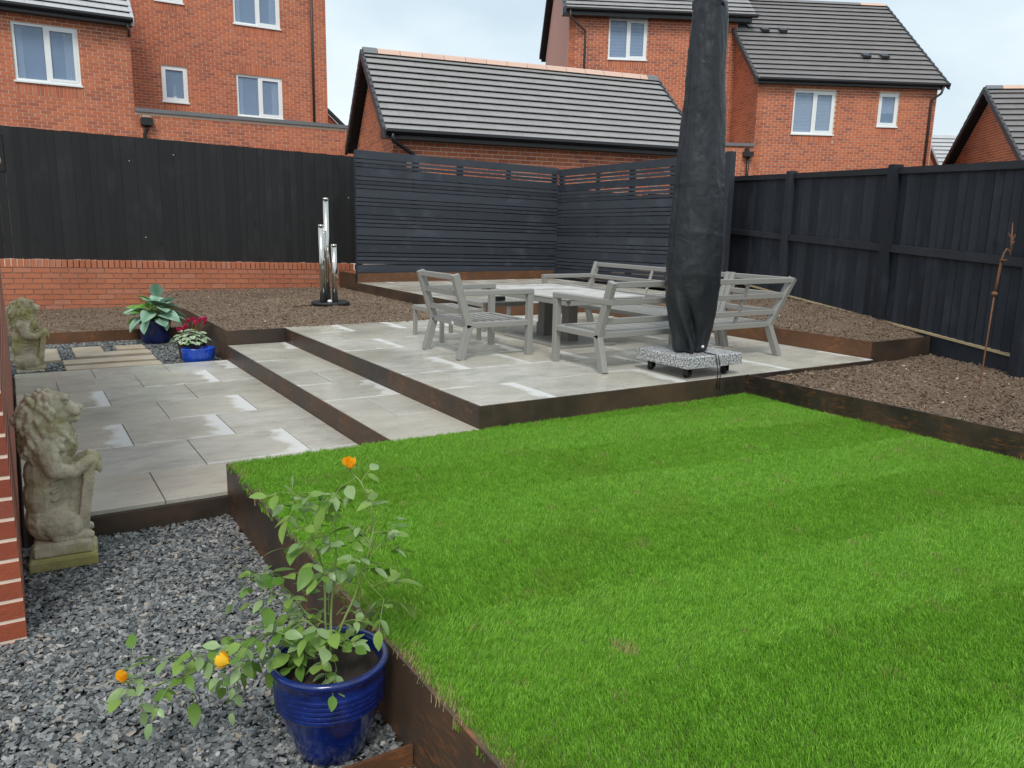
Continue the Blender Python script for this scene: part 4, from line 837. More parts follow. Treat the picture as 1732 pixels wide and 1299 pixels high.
bar(sf, 'seat_rail', (5.585, 4.68, .562), (5.585, 7.225, .562), .046, .046); bar(sf, 'seat_rail', (5.0, 5.26, .562), (5.0, 7.222, .562), .046, .046); bar(sf, 'seat_rail', (5.027, 7.25, .562), (5.56, 7.25, .562), .046, .046)
for k in range(6): y = 4.73 + k * .075; bar(sf, 'seat_slat', (3.74, y, .572), (5.56, y, .572), .034, .014)
for k in range(7): x = 5.07 + k * .072; bar(sf, 'seat_slat', (x, 5.20, .571), (x, 7.226, .571), .034, .014)
# ================================================================== COVERED PARASOL
um = empty('parasol', (4.36, 4.31, Z2), 'closed garden parasol under a creased black cover on a granite base', 'parasol')
UX, UY = 4.312, 4.305
prof = [(.462, .125), (.50, .135), (.58, .152), (.66, .172), (.745, .187), (.85, .203), (.96, .213), (1.10, .213), (1.31, .208), (1.5, .199), (1.73, .188), (2.0, .170), (2.34, .149), (2.65, .137), (2.90, .130), (2.935, .129)]
def pr(z):
    for (a_, ra), (b_, rb) in zip(prof, prof[1:]):
        if z <= b_: return ra + (rb - ra) * (z - a_) / (b_ - a_)
    return prof[-1][1]
m = MB(); NS, NR = 96, 150
def cover_pt(z, th):
    dth = lambda t0: (th - t0 + PI) % (2 * PI) - PI
    r = pr(z)
    r += .008 * noise.noise((math.cos(th) * 1.4, math.sin(th) * 1.4, z * 2.2)) * (1.4 if z > 1 else 1) + .006 * noise.noise((math.cos(th) * 4 + 9, math.sin(th) * 4, z * 7 + math.cos(th))) + .0025 * noise.noise((math.cos(th) * 9, math.sin(th) * 9, z * 24))
    r += .012 * math.exp(-(dth(math.radians(163)) / .07) ** 2) * min(1, max(0, (z - .9) * 3)) - .006 * math.exp(-(dth(math.radians(171)) / .05) ** 2)
    r += .0045 * math.sin(6 * th + 2.5 * noise.noise((z * .9, 2, 1))) * (.5 + .5 * noise.noise((z * 1.3, th, 9)))
    rg = noise.noise((math.cos(th) * 2.2 + 3, math.sin(th) * 2.2, z * 11)); r += .004 * (1 - min(1, abs(rg) * 5)) * (.4 + .6 * noise.noise((th, z * 3, 5)))
    for zz in (1.33, 1.68, 1.03): r += .0035 * math.exp(-((z - zz - .012 * math.sin(2 * th)) / .008) ** 2)
    k = max(0, min(1, (1.02 - z) / .52))
    if k > 0:
        t0 = math.radians(178 + 62 * k ** 1.1)
        r += .05 * k * math.exp(-(dth(t0) / .14) ** 2) - .062 * min(1, k * 1.6) * math.exp(-(dth(t0 + .30) / .20) ** 2) - .03 * k * math.exp(-(dth(t0 - .55) / .3) ** 2)
        r += .012 * k * math.sin(5 * th + z * 9)
    if z > 2.86: r += .014 * (z - 2.86) / .075 * math.sin(3 * th + 1.2)
    return Vector((UX + r * math.cos(th), UY + .86 * r * math.sin(th), z + (.018 * math.sin(2 * th + .6) + .012 * math.sin(5 * th) if z > 2.9 else 0)))
for i in range(NR + 1):
    z = .462 + (2.935 - .462) * i / NR
    m.v += [tuple(cover_pt(z, 2 * PI * k / NS)) for k in range(NS)]
m.f = [(i * NS + k, i * NS + (k + 1) % NS, (i + 1) * NS + (k + 1) % NS, (i + 1) * NS + k) for i in range(NR) for k in range(NS)]
for zi in (2.90, 2.80):
    b = len(m.v); m.v += [(UX + .118 * math.cos(2 * PI * k / NS), UY + .1 * math.sin(2 * PI * k / NS), zi) for k in range(NS)]; m.f += [((b - NS) + k, (b - NS) + (k + 1) % NS, b + (k + 1) % NS, b + k) for k in range(NS)]
m.f.append(tuple(b + k for k in range(NS))); m.f.append(tuple(range(NS - 1, -1, -1)))
cv = m.build('cover', 'cover', um, True)
MB().ell((4.315, 4.165, .508), (.011, .011, .011), None, 10, 7).build('toggle', 'label_white', cv, True)
MB().tube([(4.30, 4.19, .485), (4.335, 4.155, .462), (4.37, 4.12, .458), (4.39, 4.075, .452), (4.395, 4.062, .40), (4.392, 4.045, .32), (4.386, 4.036, .24), (4.382, 4.034, .20)], .0035, 6).build('cord', 'black', um, True)
MB().tube([(4.31, 4.185, .485), (4.34, 4.14, .460), (4.36, 4.075, .452), (4.365, 4.062, .41), (4.372, 4.052, .35), (4.362, 4.042, .27), (4.355, 4.036, .21)], .0035, 6).build('cord', 'black', um, True)
gs = MB().cbox(4.085, 4.645, 4.075, 4.635, Z2 + .083, Z2 + .168, .006).build('granite_base', 'granite', um)
for x in (4.17, 4.56):
    for y in (4.16, 4.55):

        q = MB(); q.box(x - .022, x + .022, y - .004, y + .004, Z2 + .046, Z2 + .082); q.box(x - .022, x - .016, y - .022, y + .022, Z2 + .022, Z2 + .07); q.box(x + .016, x + .022, y - .022, y + .022, Z2 + .022, Z2 + .07)
        fk = q.build('caster_fork', 'black', um)
        w_ = MB(); w_.tube([(x - .013, y + .008, Z2 + .027), (x + .013, y + .008, Z2 + .027)], .026, 16); w_.build('wheel', 'rubber', fk, True)
MB().tube([(UX, UY, Z2 + .165), (UX, UY, 2.79)], .027, 16).build('pole', 'alu', um, True)
# ================================================================== WATER FEATURE
wf = empty('water_feature', (3.56, 10.14, .30), 'three polished steel tubes on a black disc standing on the raised soil bed', 'water feature')
MB().lathe([(.0, 0), (.245, 0), (.25, .012), (.25, .03), (.235, .038), (.20, .032), (.0, .032)], 40, (3.56, 10.14, .297)).build('base_disc', 'rubber', wf, True)
for x, y, zt in ((3.54, 10.17, 1.655), (3.438, 10.08, 1.315), (3.598, 10.06, 1.068)):
    t_ = MB().tube([(x, y, .328), (x, y, zt)], .037, 28).build('tube', 'chrome', wf, True); MB().lathe([(.040, -.012), (.041, 0), (.034, .012), (.0, .016)], 24, (x, y, zt)).build('cap', 'chrome', t_, True)
MB().ell((3.505, 10.0, .348), (.032, .032, .022), None, 14, 8).build('lamp', 'label_white', wf, True)
MB().tube([(3.33, 10.10, .305), (3.25, 10.02, .30), (3.18, 10.05, .302), (3.10, 9.98, .30), (3.02, 10.03, .296)], .006, 6).build('cable', 'black', wf, True)
# ================================================================== STONE LIONS
def lion(name, loc, m_body, label, seed):
    rnd = random.Random(seed); q = MB(); H = lambda a_: Euler((0, math.radians(a_), 0))
    def cap(p0, p1, r0, r1, n=5):
        for k in range(n + 1):
            t = k / n; p = Vector(p0).lerp(Vector(p1), t); r = r0 + (r1 - r0) * t; q.ell(p, (r, r, r))
    q.ell((-.04, 0, .20), (.098, .086, .105)); q.ell((-.048, 0, .30), (.088, .080, .12)); q.ell((-.045, 0, .40), (.082, .076, .11)); q.ell((-.02, 0, .46), (.085, .075, .08))
    for s_ in (-1, 1):
        q.ell((-.002, s_ * .058, .185), (.088, .036, .072), H(25)); q.ell((.035, s_ * .062, .165), (.05, .030, .045), H(50)); cap((-.02, s_ * .066, .125), (.085, s_ * .06, .122), .022, .024, 6); q.ell((.092, s_ * .058, .124), (.03, .026, .020))
        for t_ in (-1, 0, 1): q.ell((.112, s_ * .058 + t_ * .013, .121), (.012, .008, .012))
        cap((-.03, s_ * .078, .52), (-.005, s_ * .085, .435), .046, .038); cap((-.005, s_ * .085, .435), (.06, s_ * .072, .415), .036, .030); cap((.06, s_ * .072, .415), (.128, s_ * .046, .452), .030, .027)
        q.ell((.142, s_ * .040, .445), (.026, .026, .028)); q.ell((.158, s_ * .036, .425), (.016, .022, .028))
        for t_ in (-1, 0, 1): q.ell((.165, s_ * .036 + t_ * .013, .41), (.009, .008, .02))
        q.ell((-.012, s_ * .058, .738), (.018, .014, .024)); q.ell((.052, s_ * .030, .728), (.024, .014, .010), H(12)); q.ell((.058, s_ * .036, .710), (.008, .007, .007)); q.ell((.092, s_ * .019, .664), (.022, .015, .017))
    q.ell((.055, 0, .36), (.052, .044, .085)); q.ell((.045, 0, .22), (.045, .046, .10)); q.ell((.06, 0, .29), (.035, .04, .08))
    # shield
    sx = MB(); sx.hexa([(.052, -.062, .108), (.098, -.062, .108), (.098, .062, .108), (.052, .062, .108), (.108, -.066, .440), (.150, -.066, .440), (.150, .066, .440), (.108, .066, .440)]); q.add(sx.v, sx.f)
    # head and mane
    q.ell((-.035, 0, .54), (.095, .088, .10)); q.ell((-.045, 0, .63), (.090, .086, .10)); q.ell((.004, 0, .695), (.066, .060, .064)); q.ell((.022, 0, .715), (.048, .046, .040)); cap((.035, 0, .688), (.082, 0, .672), .042, .031, 7); q.ell((.108, 0, .682), (.014, .021, .012)); cap((.02, 0, .640), (.086, 0, .634), .026, .019, 6); q.ell((.02, 0, .655), (.05, .054, .05))
    q.ell((.03, 0, .58), (.045, .06, .06)); q.ell((.045, 0, .52), (.045, .055, .06))
    # locks
    for c, r, n in (((-.045, 0, .63), (.090, .086, .105), 78), ((-.035, 0, .53), (.093, .088, .10), 66), ((.03, 0, .55), (.048, .062, .085), 26), ((-.012, 0, .695), (.062, .066, .058), 30)):
        for k in range(n):
            ph = k * 2.39996 + rnd.uniform(-.2, .2); zz = 1 - 2 * (k + .5) / n; rr = math.sqrt(1 - zz * zz); d = Vector((rr * math.cos(ph), rr * math.sin(ph), zz)); p = Vector(c) + Vector((d.x * r[0], d.y * r[1], d.z * r[2]))
            if p.x > .008 and p.z > .595: continue
            tan = Vector((0, 0, -1)) - d * -d.z
            tan = (tan + Vector((rnd.uniform(-.5, .5), rnd.uniform(-.5, .5), 0))).normalized() if tan.length > .1 else Vector((1, 0, 0)); s_ = rnd.uniform(.85, 1.25)
            for j in range(4): q.ell(p - d * .003 + tan * (.013 * s_ * (j - 1.5)) + d * .005 * math.sin(j * 1.1 + .4), (.0122 * s_ * (1 - .10 * j),) * 3, None, 8, 6)
    for z in (.30, .335, .37):
        for s_ in (-1, 1): cap((-.02, s_ * .078, z), (.03, s_ * .062, z + .02), .007, .004, 6)
    tmp = bpy.data.objects.new('tmp', q.mesh('tmp')); COL.objects.link(tmp)
    md = tmp.modifiers.new('r', 'REMESH'); md.mode = 'VOXEL'; md.voxel_size = .0040; sm = tmp.modifiers.new('s', 'SMOOTH'); sm.factor = .4; sm.iterations = 1
    dg = bpy.context.evaluated_depsgraph_get(); me = bpy.data.meshes.new_from_object(tmp.evaluated_get(dg)); bpy.data.objects.remove(tmp)
    new = [v.co + v.normal * (noise.noise(v.co * 38) * .0022 + noise.noise(v.co * 110) * .0014) for v in me.vertices]
    me.vertices.foreach_set('co', [c for v in new for c in v]); me.update()
    me.shade_smooth(); me.materials.clear(); me.materials.append(MAT[m_body]); me.name = 'lion_body'
    e = empty(name, loc, label, 'statue', 'stone lions along the brick wall')
    bo = bpy.data.objects.new('lion_body', me); COL.objects.link(bo); bo.parent = e
    for nm, mt, a_, c_ in (('lower_plinth', 'plinth_moss', (-.13, .13, -.115, .115, 0, .055), .008), ('upper_plinth', 'stone', (-.11, .112, -.095, .095, .055, .115), .008)):
        q = MB().cbox(*a_, c_); o = bpy.data.objects.new(nm, q.mesh(nm)); COL.objects.link(o); o.data.materials.append(MAT[mt]); o.parent = e; o.modifiers.new('b', 'BEVEL').width = .006
    return e
l1 = lion('stone_lion', (.098, 3.80, ZG - .003), 'stone', 'weathered stone lion with shield standing on the slate chippings by the brick wall end', 3)
l2 = lion('stone_lion', (.09, 8.40, -.13), 'stone_moss', 'greener mossy stone lion behind the far edge of the lower patio', 8)
l1.rotation_euler.z = math.radians(-4); l1.scale = (1.0, 1.0, 1.0); l2.rotation_euler.z = math.radians(-3)
# ================================================================== POTS AND PLANTS
def leaf_mesh(name, mt, L_, W_, droop=.15, fold=.25, tip=1.0, n=5, heart=0.):
    """blade along +X, midrib at y = 0"""
    v = []; f = []
    for i in range(n + 1):
        t = i / n; wd = W_ / 2 * (math.sin(PI * min(1, t ** (.8 if tip > .9 else .6))) ** .75 + heart * max(0, 1 - t * 4)) * (1 - .0 * t)
        if i == n: wd = .0006
        if i == 0: wd = max(.0012, W_ / 2 * heart)
        z = -droop * L_ * t * t
        for s_ in (-1, -.5, 0, .5, 1): v.append((L_ * t - (heart * .18 * L_ * abs(s_) if i == 0 else 0), wd * s_, z + fold * wd * abs(s_) - .25 * fold * wd * s_ * s_ * 2))
    for i in range(n):
        for k in range(4): f.append((i * 5 + k, (i + 1) * 5 + k, (i + 1) * 5 + k + 1, i * 5 + k + 1))
    me = bpy.data.meshes.new(name); me.from_pydata(v, [], f); me.shade_smooth(); me.materials.append(MAT[mt]); return me
def orient(d, roll=0., up=Vector((0, 0, 1))):
    d = Vector(d).normalized(); y = up.cross(d)
    if y.length < 1e-3: y = Vector((0, 1, 0))
    y.normalize(); z = d.cross(y); return (Matrix((d, y, z)).transposed() @ Matrix.Rotation(roll, 3, 'X')).to_euler()
def pot(name, loc, prof, mt, label, seg=48, sx=1, sy=1, soil_z=None, soil_r=0):
    e = empty(name, loc, label, 'pot'); MB().lathe(prof, seg, loc, sx, sy).build('pot_body', mt, e, True)
    if soil_z is not None:
        m = MB(); n = 10
        for i in range(n + 1):
            for k in range(32):
                r = soil_r * i / n; a_ = 2 * PI * k / 32; x, y = r * math.cos(a_), r * math.sin(a_); m.v.append((loc[0] + sx * x, loc[1] + sy * y, loc[2] + soil_z + .008 * noise.noise((x * 30, y * 30, 2)) + .006 * noise.noise((x * 80, y * 80, 7))))
        m.f = [(i * 32 + k, (i + 1) * 32 + k, (i + 1) * 32 + (k + 1) % 32, i * 32 + (k + 1) % 32) for i in range(n) for k in range(32)]; m.build('compost', 'compost', e, True)
    return e
# ---- rose in the big cobalt pot
RP = Vector((.665, 1.975, ZG)); RH = .292
pf = [(.0, 0), (.088, 0), (.095, .012), (.112, .06), (.132, .12), (.144, .16)]
for k in range(5): z = .165 + k * .0145; pf += [(.1465 + k * .0008, z), (.1525 + k * .0006, z + .005), (.1475 + k * .0008, z + .0115)]
pf += [(.150, .245), (.151, .262), (.160, .272), (.165, .283), (.160, .292), (.149, .292), (.142, .284), (.139, .25), (.13, .20), (.0, .20)]
pot('plant_pot', tuple(RP), pf, 'glaze', 'large cobalt blue glazed pot with ribbed band holding the yellow rose', 64, soil_z=.252, soil_r=.141)
ros = empty('rose_bush', (RP.x, RP.y, RP.z + .25), 'leafy rose bush with orange yellow blooms trailing out of the large blue pot', 'rose bush')
RC = Vector((RP.x, RP.y, .15))
o6 = lambda x, y: (380 + x / 2.4104, 760 + y / 2.4104)
o7 = lambda x, y: (140 + x / 2.3233, 740 + y / 2.3233)
stems = [([o6(430, 850), o6(432, 740), o6(435, 640), o6(447, 520), o6(452, 440), o6(455, 370), o6(440, 290), o6(430, 265)], .0042, 0),
         ([o6(440, 830), o6(475, 720), o6(530, 600), o6(560, 500), o6(582, 440), o6(600, 360), o6(605, 310), o6(592, 235), o6(570, 165), o6(548, 125), o6(515, 92), o6(510, 70)], .0036, .03),
         ([o6(425, 820), o6(410, 700), o6(408, 560), o6(390, 450), o6(372, 400), o6(352, 345), o6(330, 280), o6(300, 235), o6(276, 200), o6(277, 140)], .0034, -.02),
         ([o6(352, 320), o6(372, 270), o6(386, 235), o6(390, 195)], .0022, -.02),
         ([o6(435, 720), o6(350, 680), o6(318, 650), o6(280, 600), o6(245, 565), o6(205, 550), o6(150, 545), o6(110, 530), o6(80, 505)], .0032, -.05),
         ([o6(420, 800), o6(380, 740), o6(320, 695), o6(250, 730), o6(180, 755), o6(155, 750)], .003, -.08),
         ([o7(870, 850), o7(760, 868), o7(680, 862), o7(615, 868), o7(560, 890), o7(500, 903), o7(460, 910), o7(400, 940), o7(330, 958), o7(250, 985), o7(200, 990), o7(168, 955)], .0034, -.12),
         ([o7(460, 910), o7(435, 870), o7(418, 840)], .002, -.12), ([o7(740, 770), o7(690, 800), o7(640, 845), o7(585, 880)], .0026, -.10),
         ([o6(560, 500), o6(600, 560), o6(650, 610), o6(672, 630)], .002, .04), ([o6(430, 850), o6(450, 870), o6(456, 905)], .0016, -.06), ([o6(582, 440), o6(610, 420), o6(640, 380), o6(672, 360)], .0018, .05)]
rl = [leaf_mesh('leaf', mt, l_, l_ * r_, dr, fo) for mt, l_, r_, dr, fo in (('rose_leaf', .040, .62, .18, .25), ('rose_leaf', .034, .66, .05, .35), ('rose_leaf', .045, .55, .35, .2), ('rose_leaf_pale', .036, .64, .1, .2), ('rose_leaf_pale', .032, .6, .25, .3))]
rr_ = random.Random(5); S3 = []
for pts, r, dep in stems:
    n = len(pts); P3 = []
    for i, p in enumerate(pts):
        dd = dep * (i / (n - 1)) + .012 * math.sin(i * 1.7 + r * 900)
        P3.append(facing(p[0], p[1], RC, dd))
    # smooth
    Q = []
    for i in range(n - 1):
        for t in (0, .33, .66):
            a_ = P3[max(0, i - 1)]; b_ = P3[i]; c_ = P3[i + 1]; d_ = P3[min(n - 1, i + 2)]
            Q.append(.5 * ((2 * b_) + (c_ - a_) * t + (2 * a_ - 5 * b_ + 4 * c_ - d_) * t * t + (3 * b_ - a_ - 3 * c_ + d_) * t ** 3))
    Q.append(P3[-1]); S3.append(Q)
    MB().tube(Q, [r * (1 - .55 * i / (len(Q) - 1)) for i in range(len(Q))], 7).build('stem', 'stem', ros, True)
def leaflets(p, ax, n, sc, hang):
    """a compound leaf: short stalk with 3 to 5 leaflets"""
    ax = Vector(ax).normalized(); side = ax.cross(Vector((0, 0, 1)))
    if side.length < .1: side = Vector(RIGHT)
    side.normalize(); L_ = .023 * n * sc; end = p + ax * L_ + Vector((0, 0, -hang * L_ * .6))
    MB().tube([p, p.lerp(end, .5) + Vector((0, 0, .12 * L_)), end], [.0011, .0009, .0007], 5).build('leaf_stalk', 'stem', ros)
    k = 0
    for t, s_ in [(1.0, 0)] + [(1 - .38 * (j // 2 + 1) + .05, 1 if j % 2 else -1) for j in range(n - 1)]:
        q = p.lerp(end, max(.2, t)); d = ax * (1 if s_ == 0 else .45) + side * s_ * .9 + Vector((0, 0, -hang + rr_.uniform(-.35, .35)))
        o = piece('leaf', rr_.choice(rl), ros, q, orient(d, rr_.uniform(-.7, .7))); s2 = 1.4 * sc * rr_.uniform(.75, 1.15) * (1 if s_ == 0 else .88); o.scale = (s2, s2, s2)
dens = [7, 12, 14, 3, 10, 12, 16, 2, 7, 5, 3, 4]
for Q, nd, (pts, r, dep) in zip(S3, dens, stems):
    for k in range(nd):
        t = (.22 if r > .003 else .35) + .75 * (k + .5) / nd; i = min(len(Q) - 2, int(t * (len(Q) - 1))); d = (Q[i + 1] - Q[i]).normalized()
        a_ = k * 2.4 + rr_.uniform(-.5, .5); s_ = d.cross(AWAY).normalized(); ax = s_ * math.cos(a_) + AWAY * math.sin(a_) * .8 + d * .35
        leaflets(Q[i], ax, rr_.choice((3, 3, 5)), rr_.uniform(.8, 1.12), rr_.uniform(.1, .75))
for k in range(26):   # dense young growth above the compost
    a_ = rr_.uniform(0, 2 * PI); p = RC + Vector((.035 * math.cos(a_), .035 * math.sin(a_), rr_.uniform(.0, .14))); leaflets(p, Vector((math.cos(a_), math.sin(a_), rr_.uniform(-.1, .6))), 3, rr_.uniform(.9, 1.2), rr_.uniform(0, .5))
def rose_bloom(p, d, R_, mt='petal_y', n=11):
    """petals wrapped round the axis d"""
    d = Vector(d).normalized(); B = orient(d).to_matrix(); b = None
    for k in range(n):
        a_ = k * 2.4; lay = k / n; r0 = R_ * (.25 + .6 * lay); m = MB(); nu, nv = 4, 4
        for i in range(nv + 1):
            h_ = i / nv; rr = r0 * (.35 + .75 * math.sin(h_ * 1.9)) * (1 + .18 * lay * h_ + .22 * lay * h_ ** 3); wsp = .95 * math.sin(.35 + h_ * 2.2)
            for j in range(nu + 1):
                an = a_ + (j / nu - .5) * 1.7 * wsp; m.v.append(p + B @ Vector((R_ * (-.5 + (1.75 - .45 * lay) * h_ - .12 * ((j - nu / 2) / nu) ** 2 * 4 * h_), rr * math.cos(an), rr * math.sin(an))))
        m.f = [(i * (nu + 1) + j, i * (nu + 1) + j + 1, (i + 1) * (nu + 1) + j + 1, (i + 1) * (nu + 1) + j) for i in range(nv) for j in range(nu)]
        m.build('petal', mt, ros, True)
    for k in range(5):
        a_ = k * 1.2566; m = MB(); q0 = p - d * R_ * .55; ed = B @ Vector((.2, math.cos(a_), math.sin(a_))); sd_ = d.cross(ed).normalized(); m.add([q0 - sd_ * .003, q0 + sd_ * .003, q0 + ed * R_ * 1.0 + d * R_ * .2], [(0, 1, 2)]); m.build('sepal', 'sepal', ros)
    MB().ell(p - d * R_ * .62, (.005, .005, .005), None, 8, 6).build('hip', 'sepal', ros, True)
for q, Q, R_ in ((o6(510, 62), S3[1], .019), (o7(560, 880), None, .023), (o7(160, 945), S3[6], .018)):
    P = facing(*q, RC, .03 if Q is S3[1] else (-.17 if Q is None else -.12)); d = (Q[-1] - Q[-3]) if Q else (-RIGHT * .9 + Vector((0, 0, .35))); rose_bloom(P, d, R_)
for q, dep in ((o6(277, 132), -.02), (o6(390, 188), -.02)):
    P = facing(*q, RC, dep); m = MB(); m.lathe([(.0, -.016), (.005, -.012), (.0065, -.002), (.0045, .008), (.0, .018)], 12, P); m.build('bud', 'sepal', ros, True)
for q, dep in ((o6(670, 632), .04), (o6(352, 675), -.03), (o6(590, 165), .03), (o6(465, 265), 0)):
    P = facing(*q, RC, dep)
    for k in range(5): o = piece('withered_petal', rl[1], ros, P, orient(Vector((math.cos(k * 1.3), math.sin(k * 1.3), -.4)), k)); o.scale = (.45, .5, .45); o.data = o.data
# ---- hosta in the dark blue pot
HP = Vector((1.355, 9.76, -.035))
pot('plant_pot', tuple(HP), [(.0, 0), (.125, 0), (.14, .012), (.152, .05), (.160, .12), (.163, .2), (.166, .252), (.171, .262), (.171, .272), (.158, .272), (.15, .26), (.14, .2), (.0, .19)], 'glaze_dark', 'dark blue glazed pot holding the hosta beside the raised bed', 48, soil_z=.245, soil_r=.152)
ho = empty('hosta', (HP.x, HP.y, HP.z + .245), 'broad leaved blue green hosta growing in the dark blue pot', 'hosta')
hl = [leaf_mesh('leaf', 'hosta', .22, .185, .35, .22, 1, 6, .35), leaf_mesh('leaf', 'hosta', .24, .17, .55, .30, 1, 6, .3), leaf_mesh('leaf', 'hosta_in', .18, .13, .2, .35, 1, 6, .3), leaf_mesh('leaf', 'hosta', .20, .165, .1, .3, 1, 6, .35)]
rh_ = random.Random(9); base = Vector((HP.x, HP.y, HP.z + .25))
for k in range(48):
    a_ = k * 2.4 + rh_.uniform(-.25, .25); el = math.radians((82, 70, 54, 34)[min(3, k // 12)] + rh_.uniform(-8, 8)); ln = (.24, .20, .17, .14)[min(3, k // 12)] * rh_.uniform(.85, 1.12)
    d = Vector((math.cos(a_) * math.cos(el), math.sin(a_) * math.cos(el), math.sin(el))); p1 = base + Vector((.03 * math.cos(a_), .03 * math.sin(a_), 0)) + d * ln + Vector((0, 0, -.03))
    MB().tube([base + Vector((.02 * math.cos(a_), .02 * math.sin(a_), -.01)), base.lerp(p1, .55) + Vector((0, 0, .02)), p1], [.0045, .0038, .003], 6).build('petiole', 'hosta_in', ho, True)
    d2 = Vector((math.cos(a_), math.sin(a_), (.6, .25, .05, -.25)[min(3, k // 12)] + rh_.uniform(-.15, .15))); o = piece('leaf', hl[2] if k in (1, 4, 9, 14, 20) else rh_.choice(hl), ho, p1, orient(d2, rh_.uniform(-.35, .35))); s_ = rh_.uniform(.75, 1.05); o.scale = (s_, s_, s_)
P = facing(262, 484, base); o = piece('leaf', hl[0], ho, P + Vector((.02, .04, -.11)), orient(Vector((-.1, -.35, 1)), .1)); o.scale = (.82, .8, .85)
P = facing(222, 546, base, -.05); MB().tube([base + Vector((-.05, -.03, .0)), base.lerp(P, .6) + Vector((0, 0, .05)), P + Vector((.03, 0, .03))], .003, 6).build('petiole', 'hosta_in', ho, True); o = piece('leaf', hl[0], ho, P + Vector((.03, 0, .03)), orient(Vector((-.8, -.3, -.9)), .3)); o.scale = (.6, .6, .6)
# ---- bright blue ribbed bowl and dark planter with cyclamen
BP = Vector((1.515, 8.20, -.035)); n = 64
be = empty('plant_pot', tuple(BP), 'low bright blue ribbed bowl in front of the cyclamen planter', 'pot'); m = MB()
for r, z in ((.0, 0), (.128, 0), (.142, .015), (.152, .06), (.157, .11), (.160, .142), (.160, .152), (.148, .152), (.143, .13), (.13, .10), (.0, .09)):
    m.v += [(BP.x + r * (1 + (.012 * math.cos(k * 2 * PI * 24 / 96) if .02 < z < .13 and r > .14 else 0)) * math.cos(2 * PI * k / 96), BP.y + .72 * r * (1 + (.012 * math.cos(k * 2 * PI * 24 / 96) if .02 < z < .13 and r > .14 else 0)) * math.sin(2 * PI * k / 96), BP.z + z) for k in range(96)]
m.f = [(i * 96 + k, i * 96 + (k + 1) % 96, (i + 1) * 96 + (k + 1) % 96, (i + 1) * 96 + k) for i in range(10) for k in range(96)]; m.build('pot_body', 'glaze_bright', be, True)
CP = Vector((1.50, 8.42, -.035)); pot('plant_pot', tuple(CP), [(.0, 0), (.10, 0), (.12, .05), (.135, .14), (.14, .185), (.145, .19), (.145, .2), (.13, .2), (.12, .17), (.0, .165)], 'steel_dark', 'dark planter of cyclamen standing behind the bright blue bowl', 40, soil_z=.185, soil_r=.128)
cy = empty('cyclamen', (CP.x, CP.y, CP.z + .185), 'cyclamen with magenta flowers and white variegated leaves beside the steel edge', 'cyclamen')
vl = [leaf_mesh('leaf', 'varieg', .074, .06, .25, .25), leaf_mesh('leaf', 'varieg', .05, .044, .1, .3), leaf_mesh('leaf', 'hosta_in', .05, .04, .2, .3)]
cb = CP + Vector((-.01, -.03, .19))
for k in range(120):
    a_ = k * 2.4; t = (k / 120) ** .6; rr = .155 * t; p = cb + Vector((rr * math.cos(a_) * 1.05, rr * math.sin(a_), .09 * (1 - t * t) + rh_.uniform(-.012, .03)))
    o = piece('leaf', vl[2] if k % 9 == 0 else rh_.choice(vl[:2]), cy, p, orient(Vector((math.cos(a_), math.sin(a_), .45 - .9 * t + rh_.uniform(-.25, .25))), rh_.uniform(-.4, .4))); s_ = rh_.uniform(.65, 1.05); o.scale = (s_, s_, s_)
pm = leaf_mesh('petal', 'petal_m', .052, .036, -.15, .15)
for q, dep in (((318, 546), -.02), ((326, 543), .03), ((332, 549), -.03), ((337, 545), .02), ((346, 543), 0), ((347, 549), .04), ((302, 561), -.08), ((309, 559), -.06), ((314, 555), -.05)):
    P = facing(*q, cb, dep); MB().tube([cb + (P - cb) * .25 + Vector((0, 0, .04)), P], .0018, 5).build('flower_stalk', 'withered', cy)
    for k in range(6): o = piece('petal', pm, cy, P, orient(Vector((math.cos(k * 1.05), math.sin(k * 1.05), 1.5)), rh_.uniform(-.5, .5))); s_ = rh_.uniform(.75, 1.05); o.scale = (s_, s_, s_)
# ================================================================== RUSTED PLANT STAKE
sk = empty('plant_stake', (5.894, 2.95, .25), 'slender rusted iron plant stake with ball and curled hook in the right soil bed', 'plant stake')
P0 = Vector((5.894, 2.95, .25)); fx_ = lambda x, y, d=0: facing(x, y, P0, d)
MB().tube([P0 - Vector((0, 0, .2)), P0, fx_(1664, 610), fx_(1672, 560), fx_(1682, 497)], .0055, 8).build('rod', 'iron', sk, True)
MB().tube([fx_(1682, 497), fx_(1687, 470), fx_(1692, 445), fx_(1698, 428), fx_(1703, 421), fx_(1707, 423), fx_(1709, 434)], .0055, 8).build('hook', 'iron', sk, True)
MB().tube([fx_(1684, 497, .01), fx_(1689, 470, .012), fx_(1694, 448, .012), fx_(1697, 440, .01)], .0045, 8).build('side_rod', 'iron', sk, True)
MB().ell(fx_(1682, 497), (.021, .021, .017), None, 16, 10).build('ball', 'iron', sk, True); MB().lathe([(.0, -.010), (.018, -.006), (.026, .003), (.024, .004), (.0, -.002)], 18, fx_(1697, 440)).build('cup', 'iron', sk, True)
m = MB(); a_, b_ = fx_(1709, 434), fx_(1713, 376); m.tube([a_, a_.lerp(b_, .5), b_], [.004, .007, .002], 8); m.build('spike', 'iron', sk, True)
for q0, q1 in (((1710, 410), (1718, 396)), ((1711, 403), (1705, 394)), ((1711, 412), (1716, 408))): MB().tube([fx_(*q0), fx_(*q1)], [.008, .002], 6).build('leaf_blade', 'iron', sk)
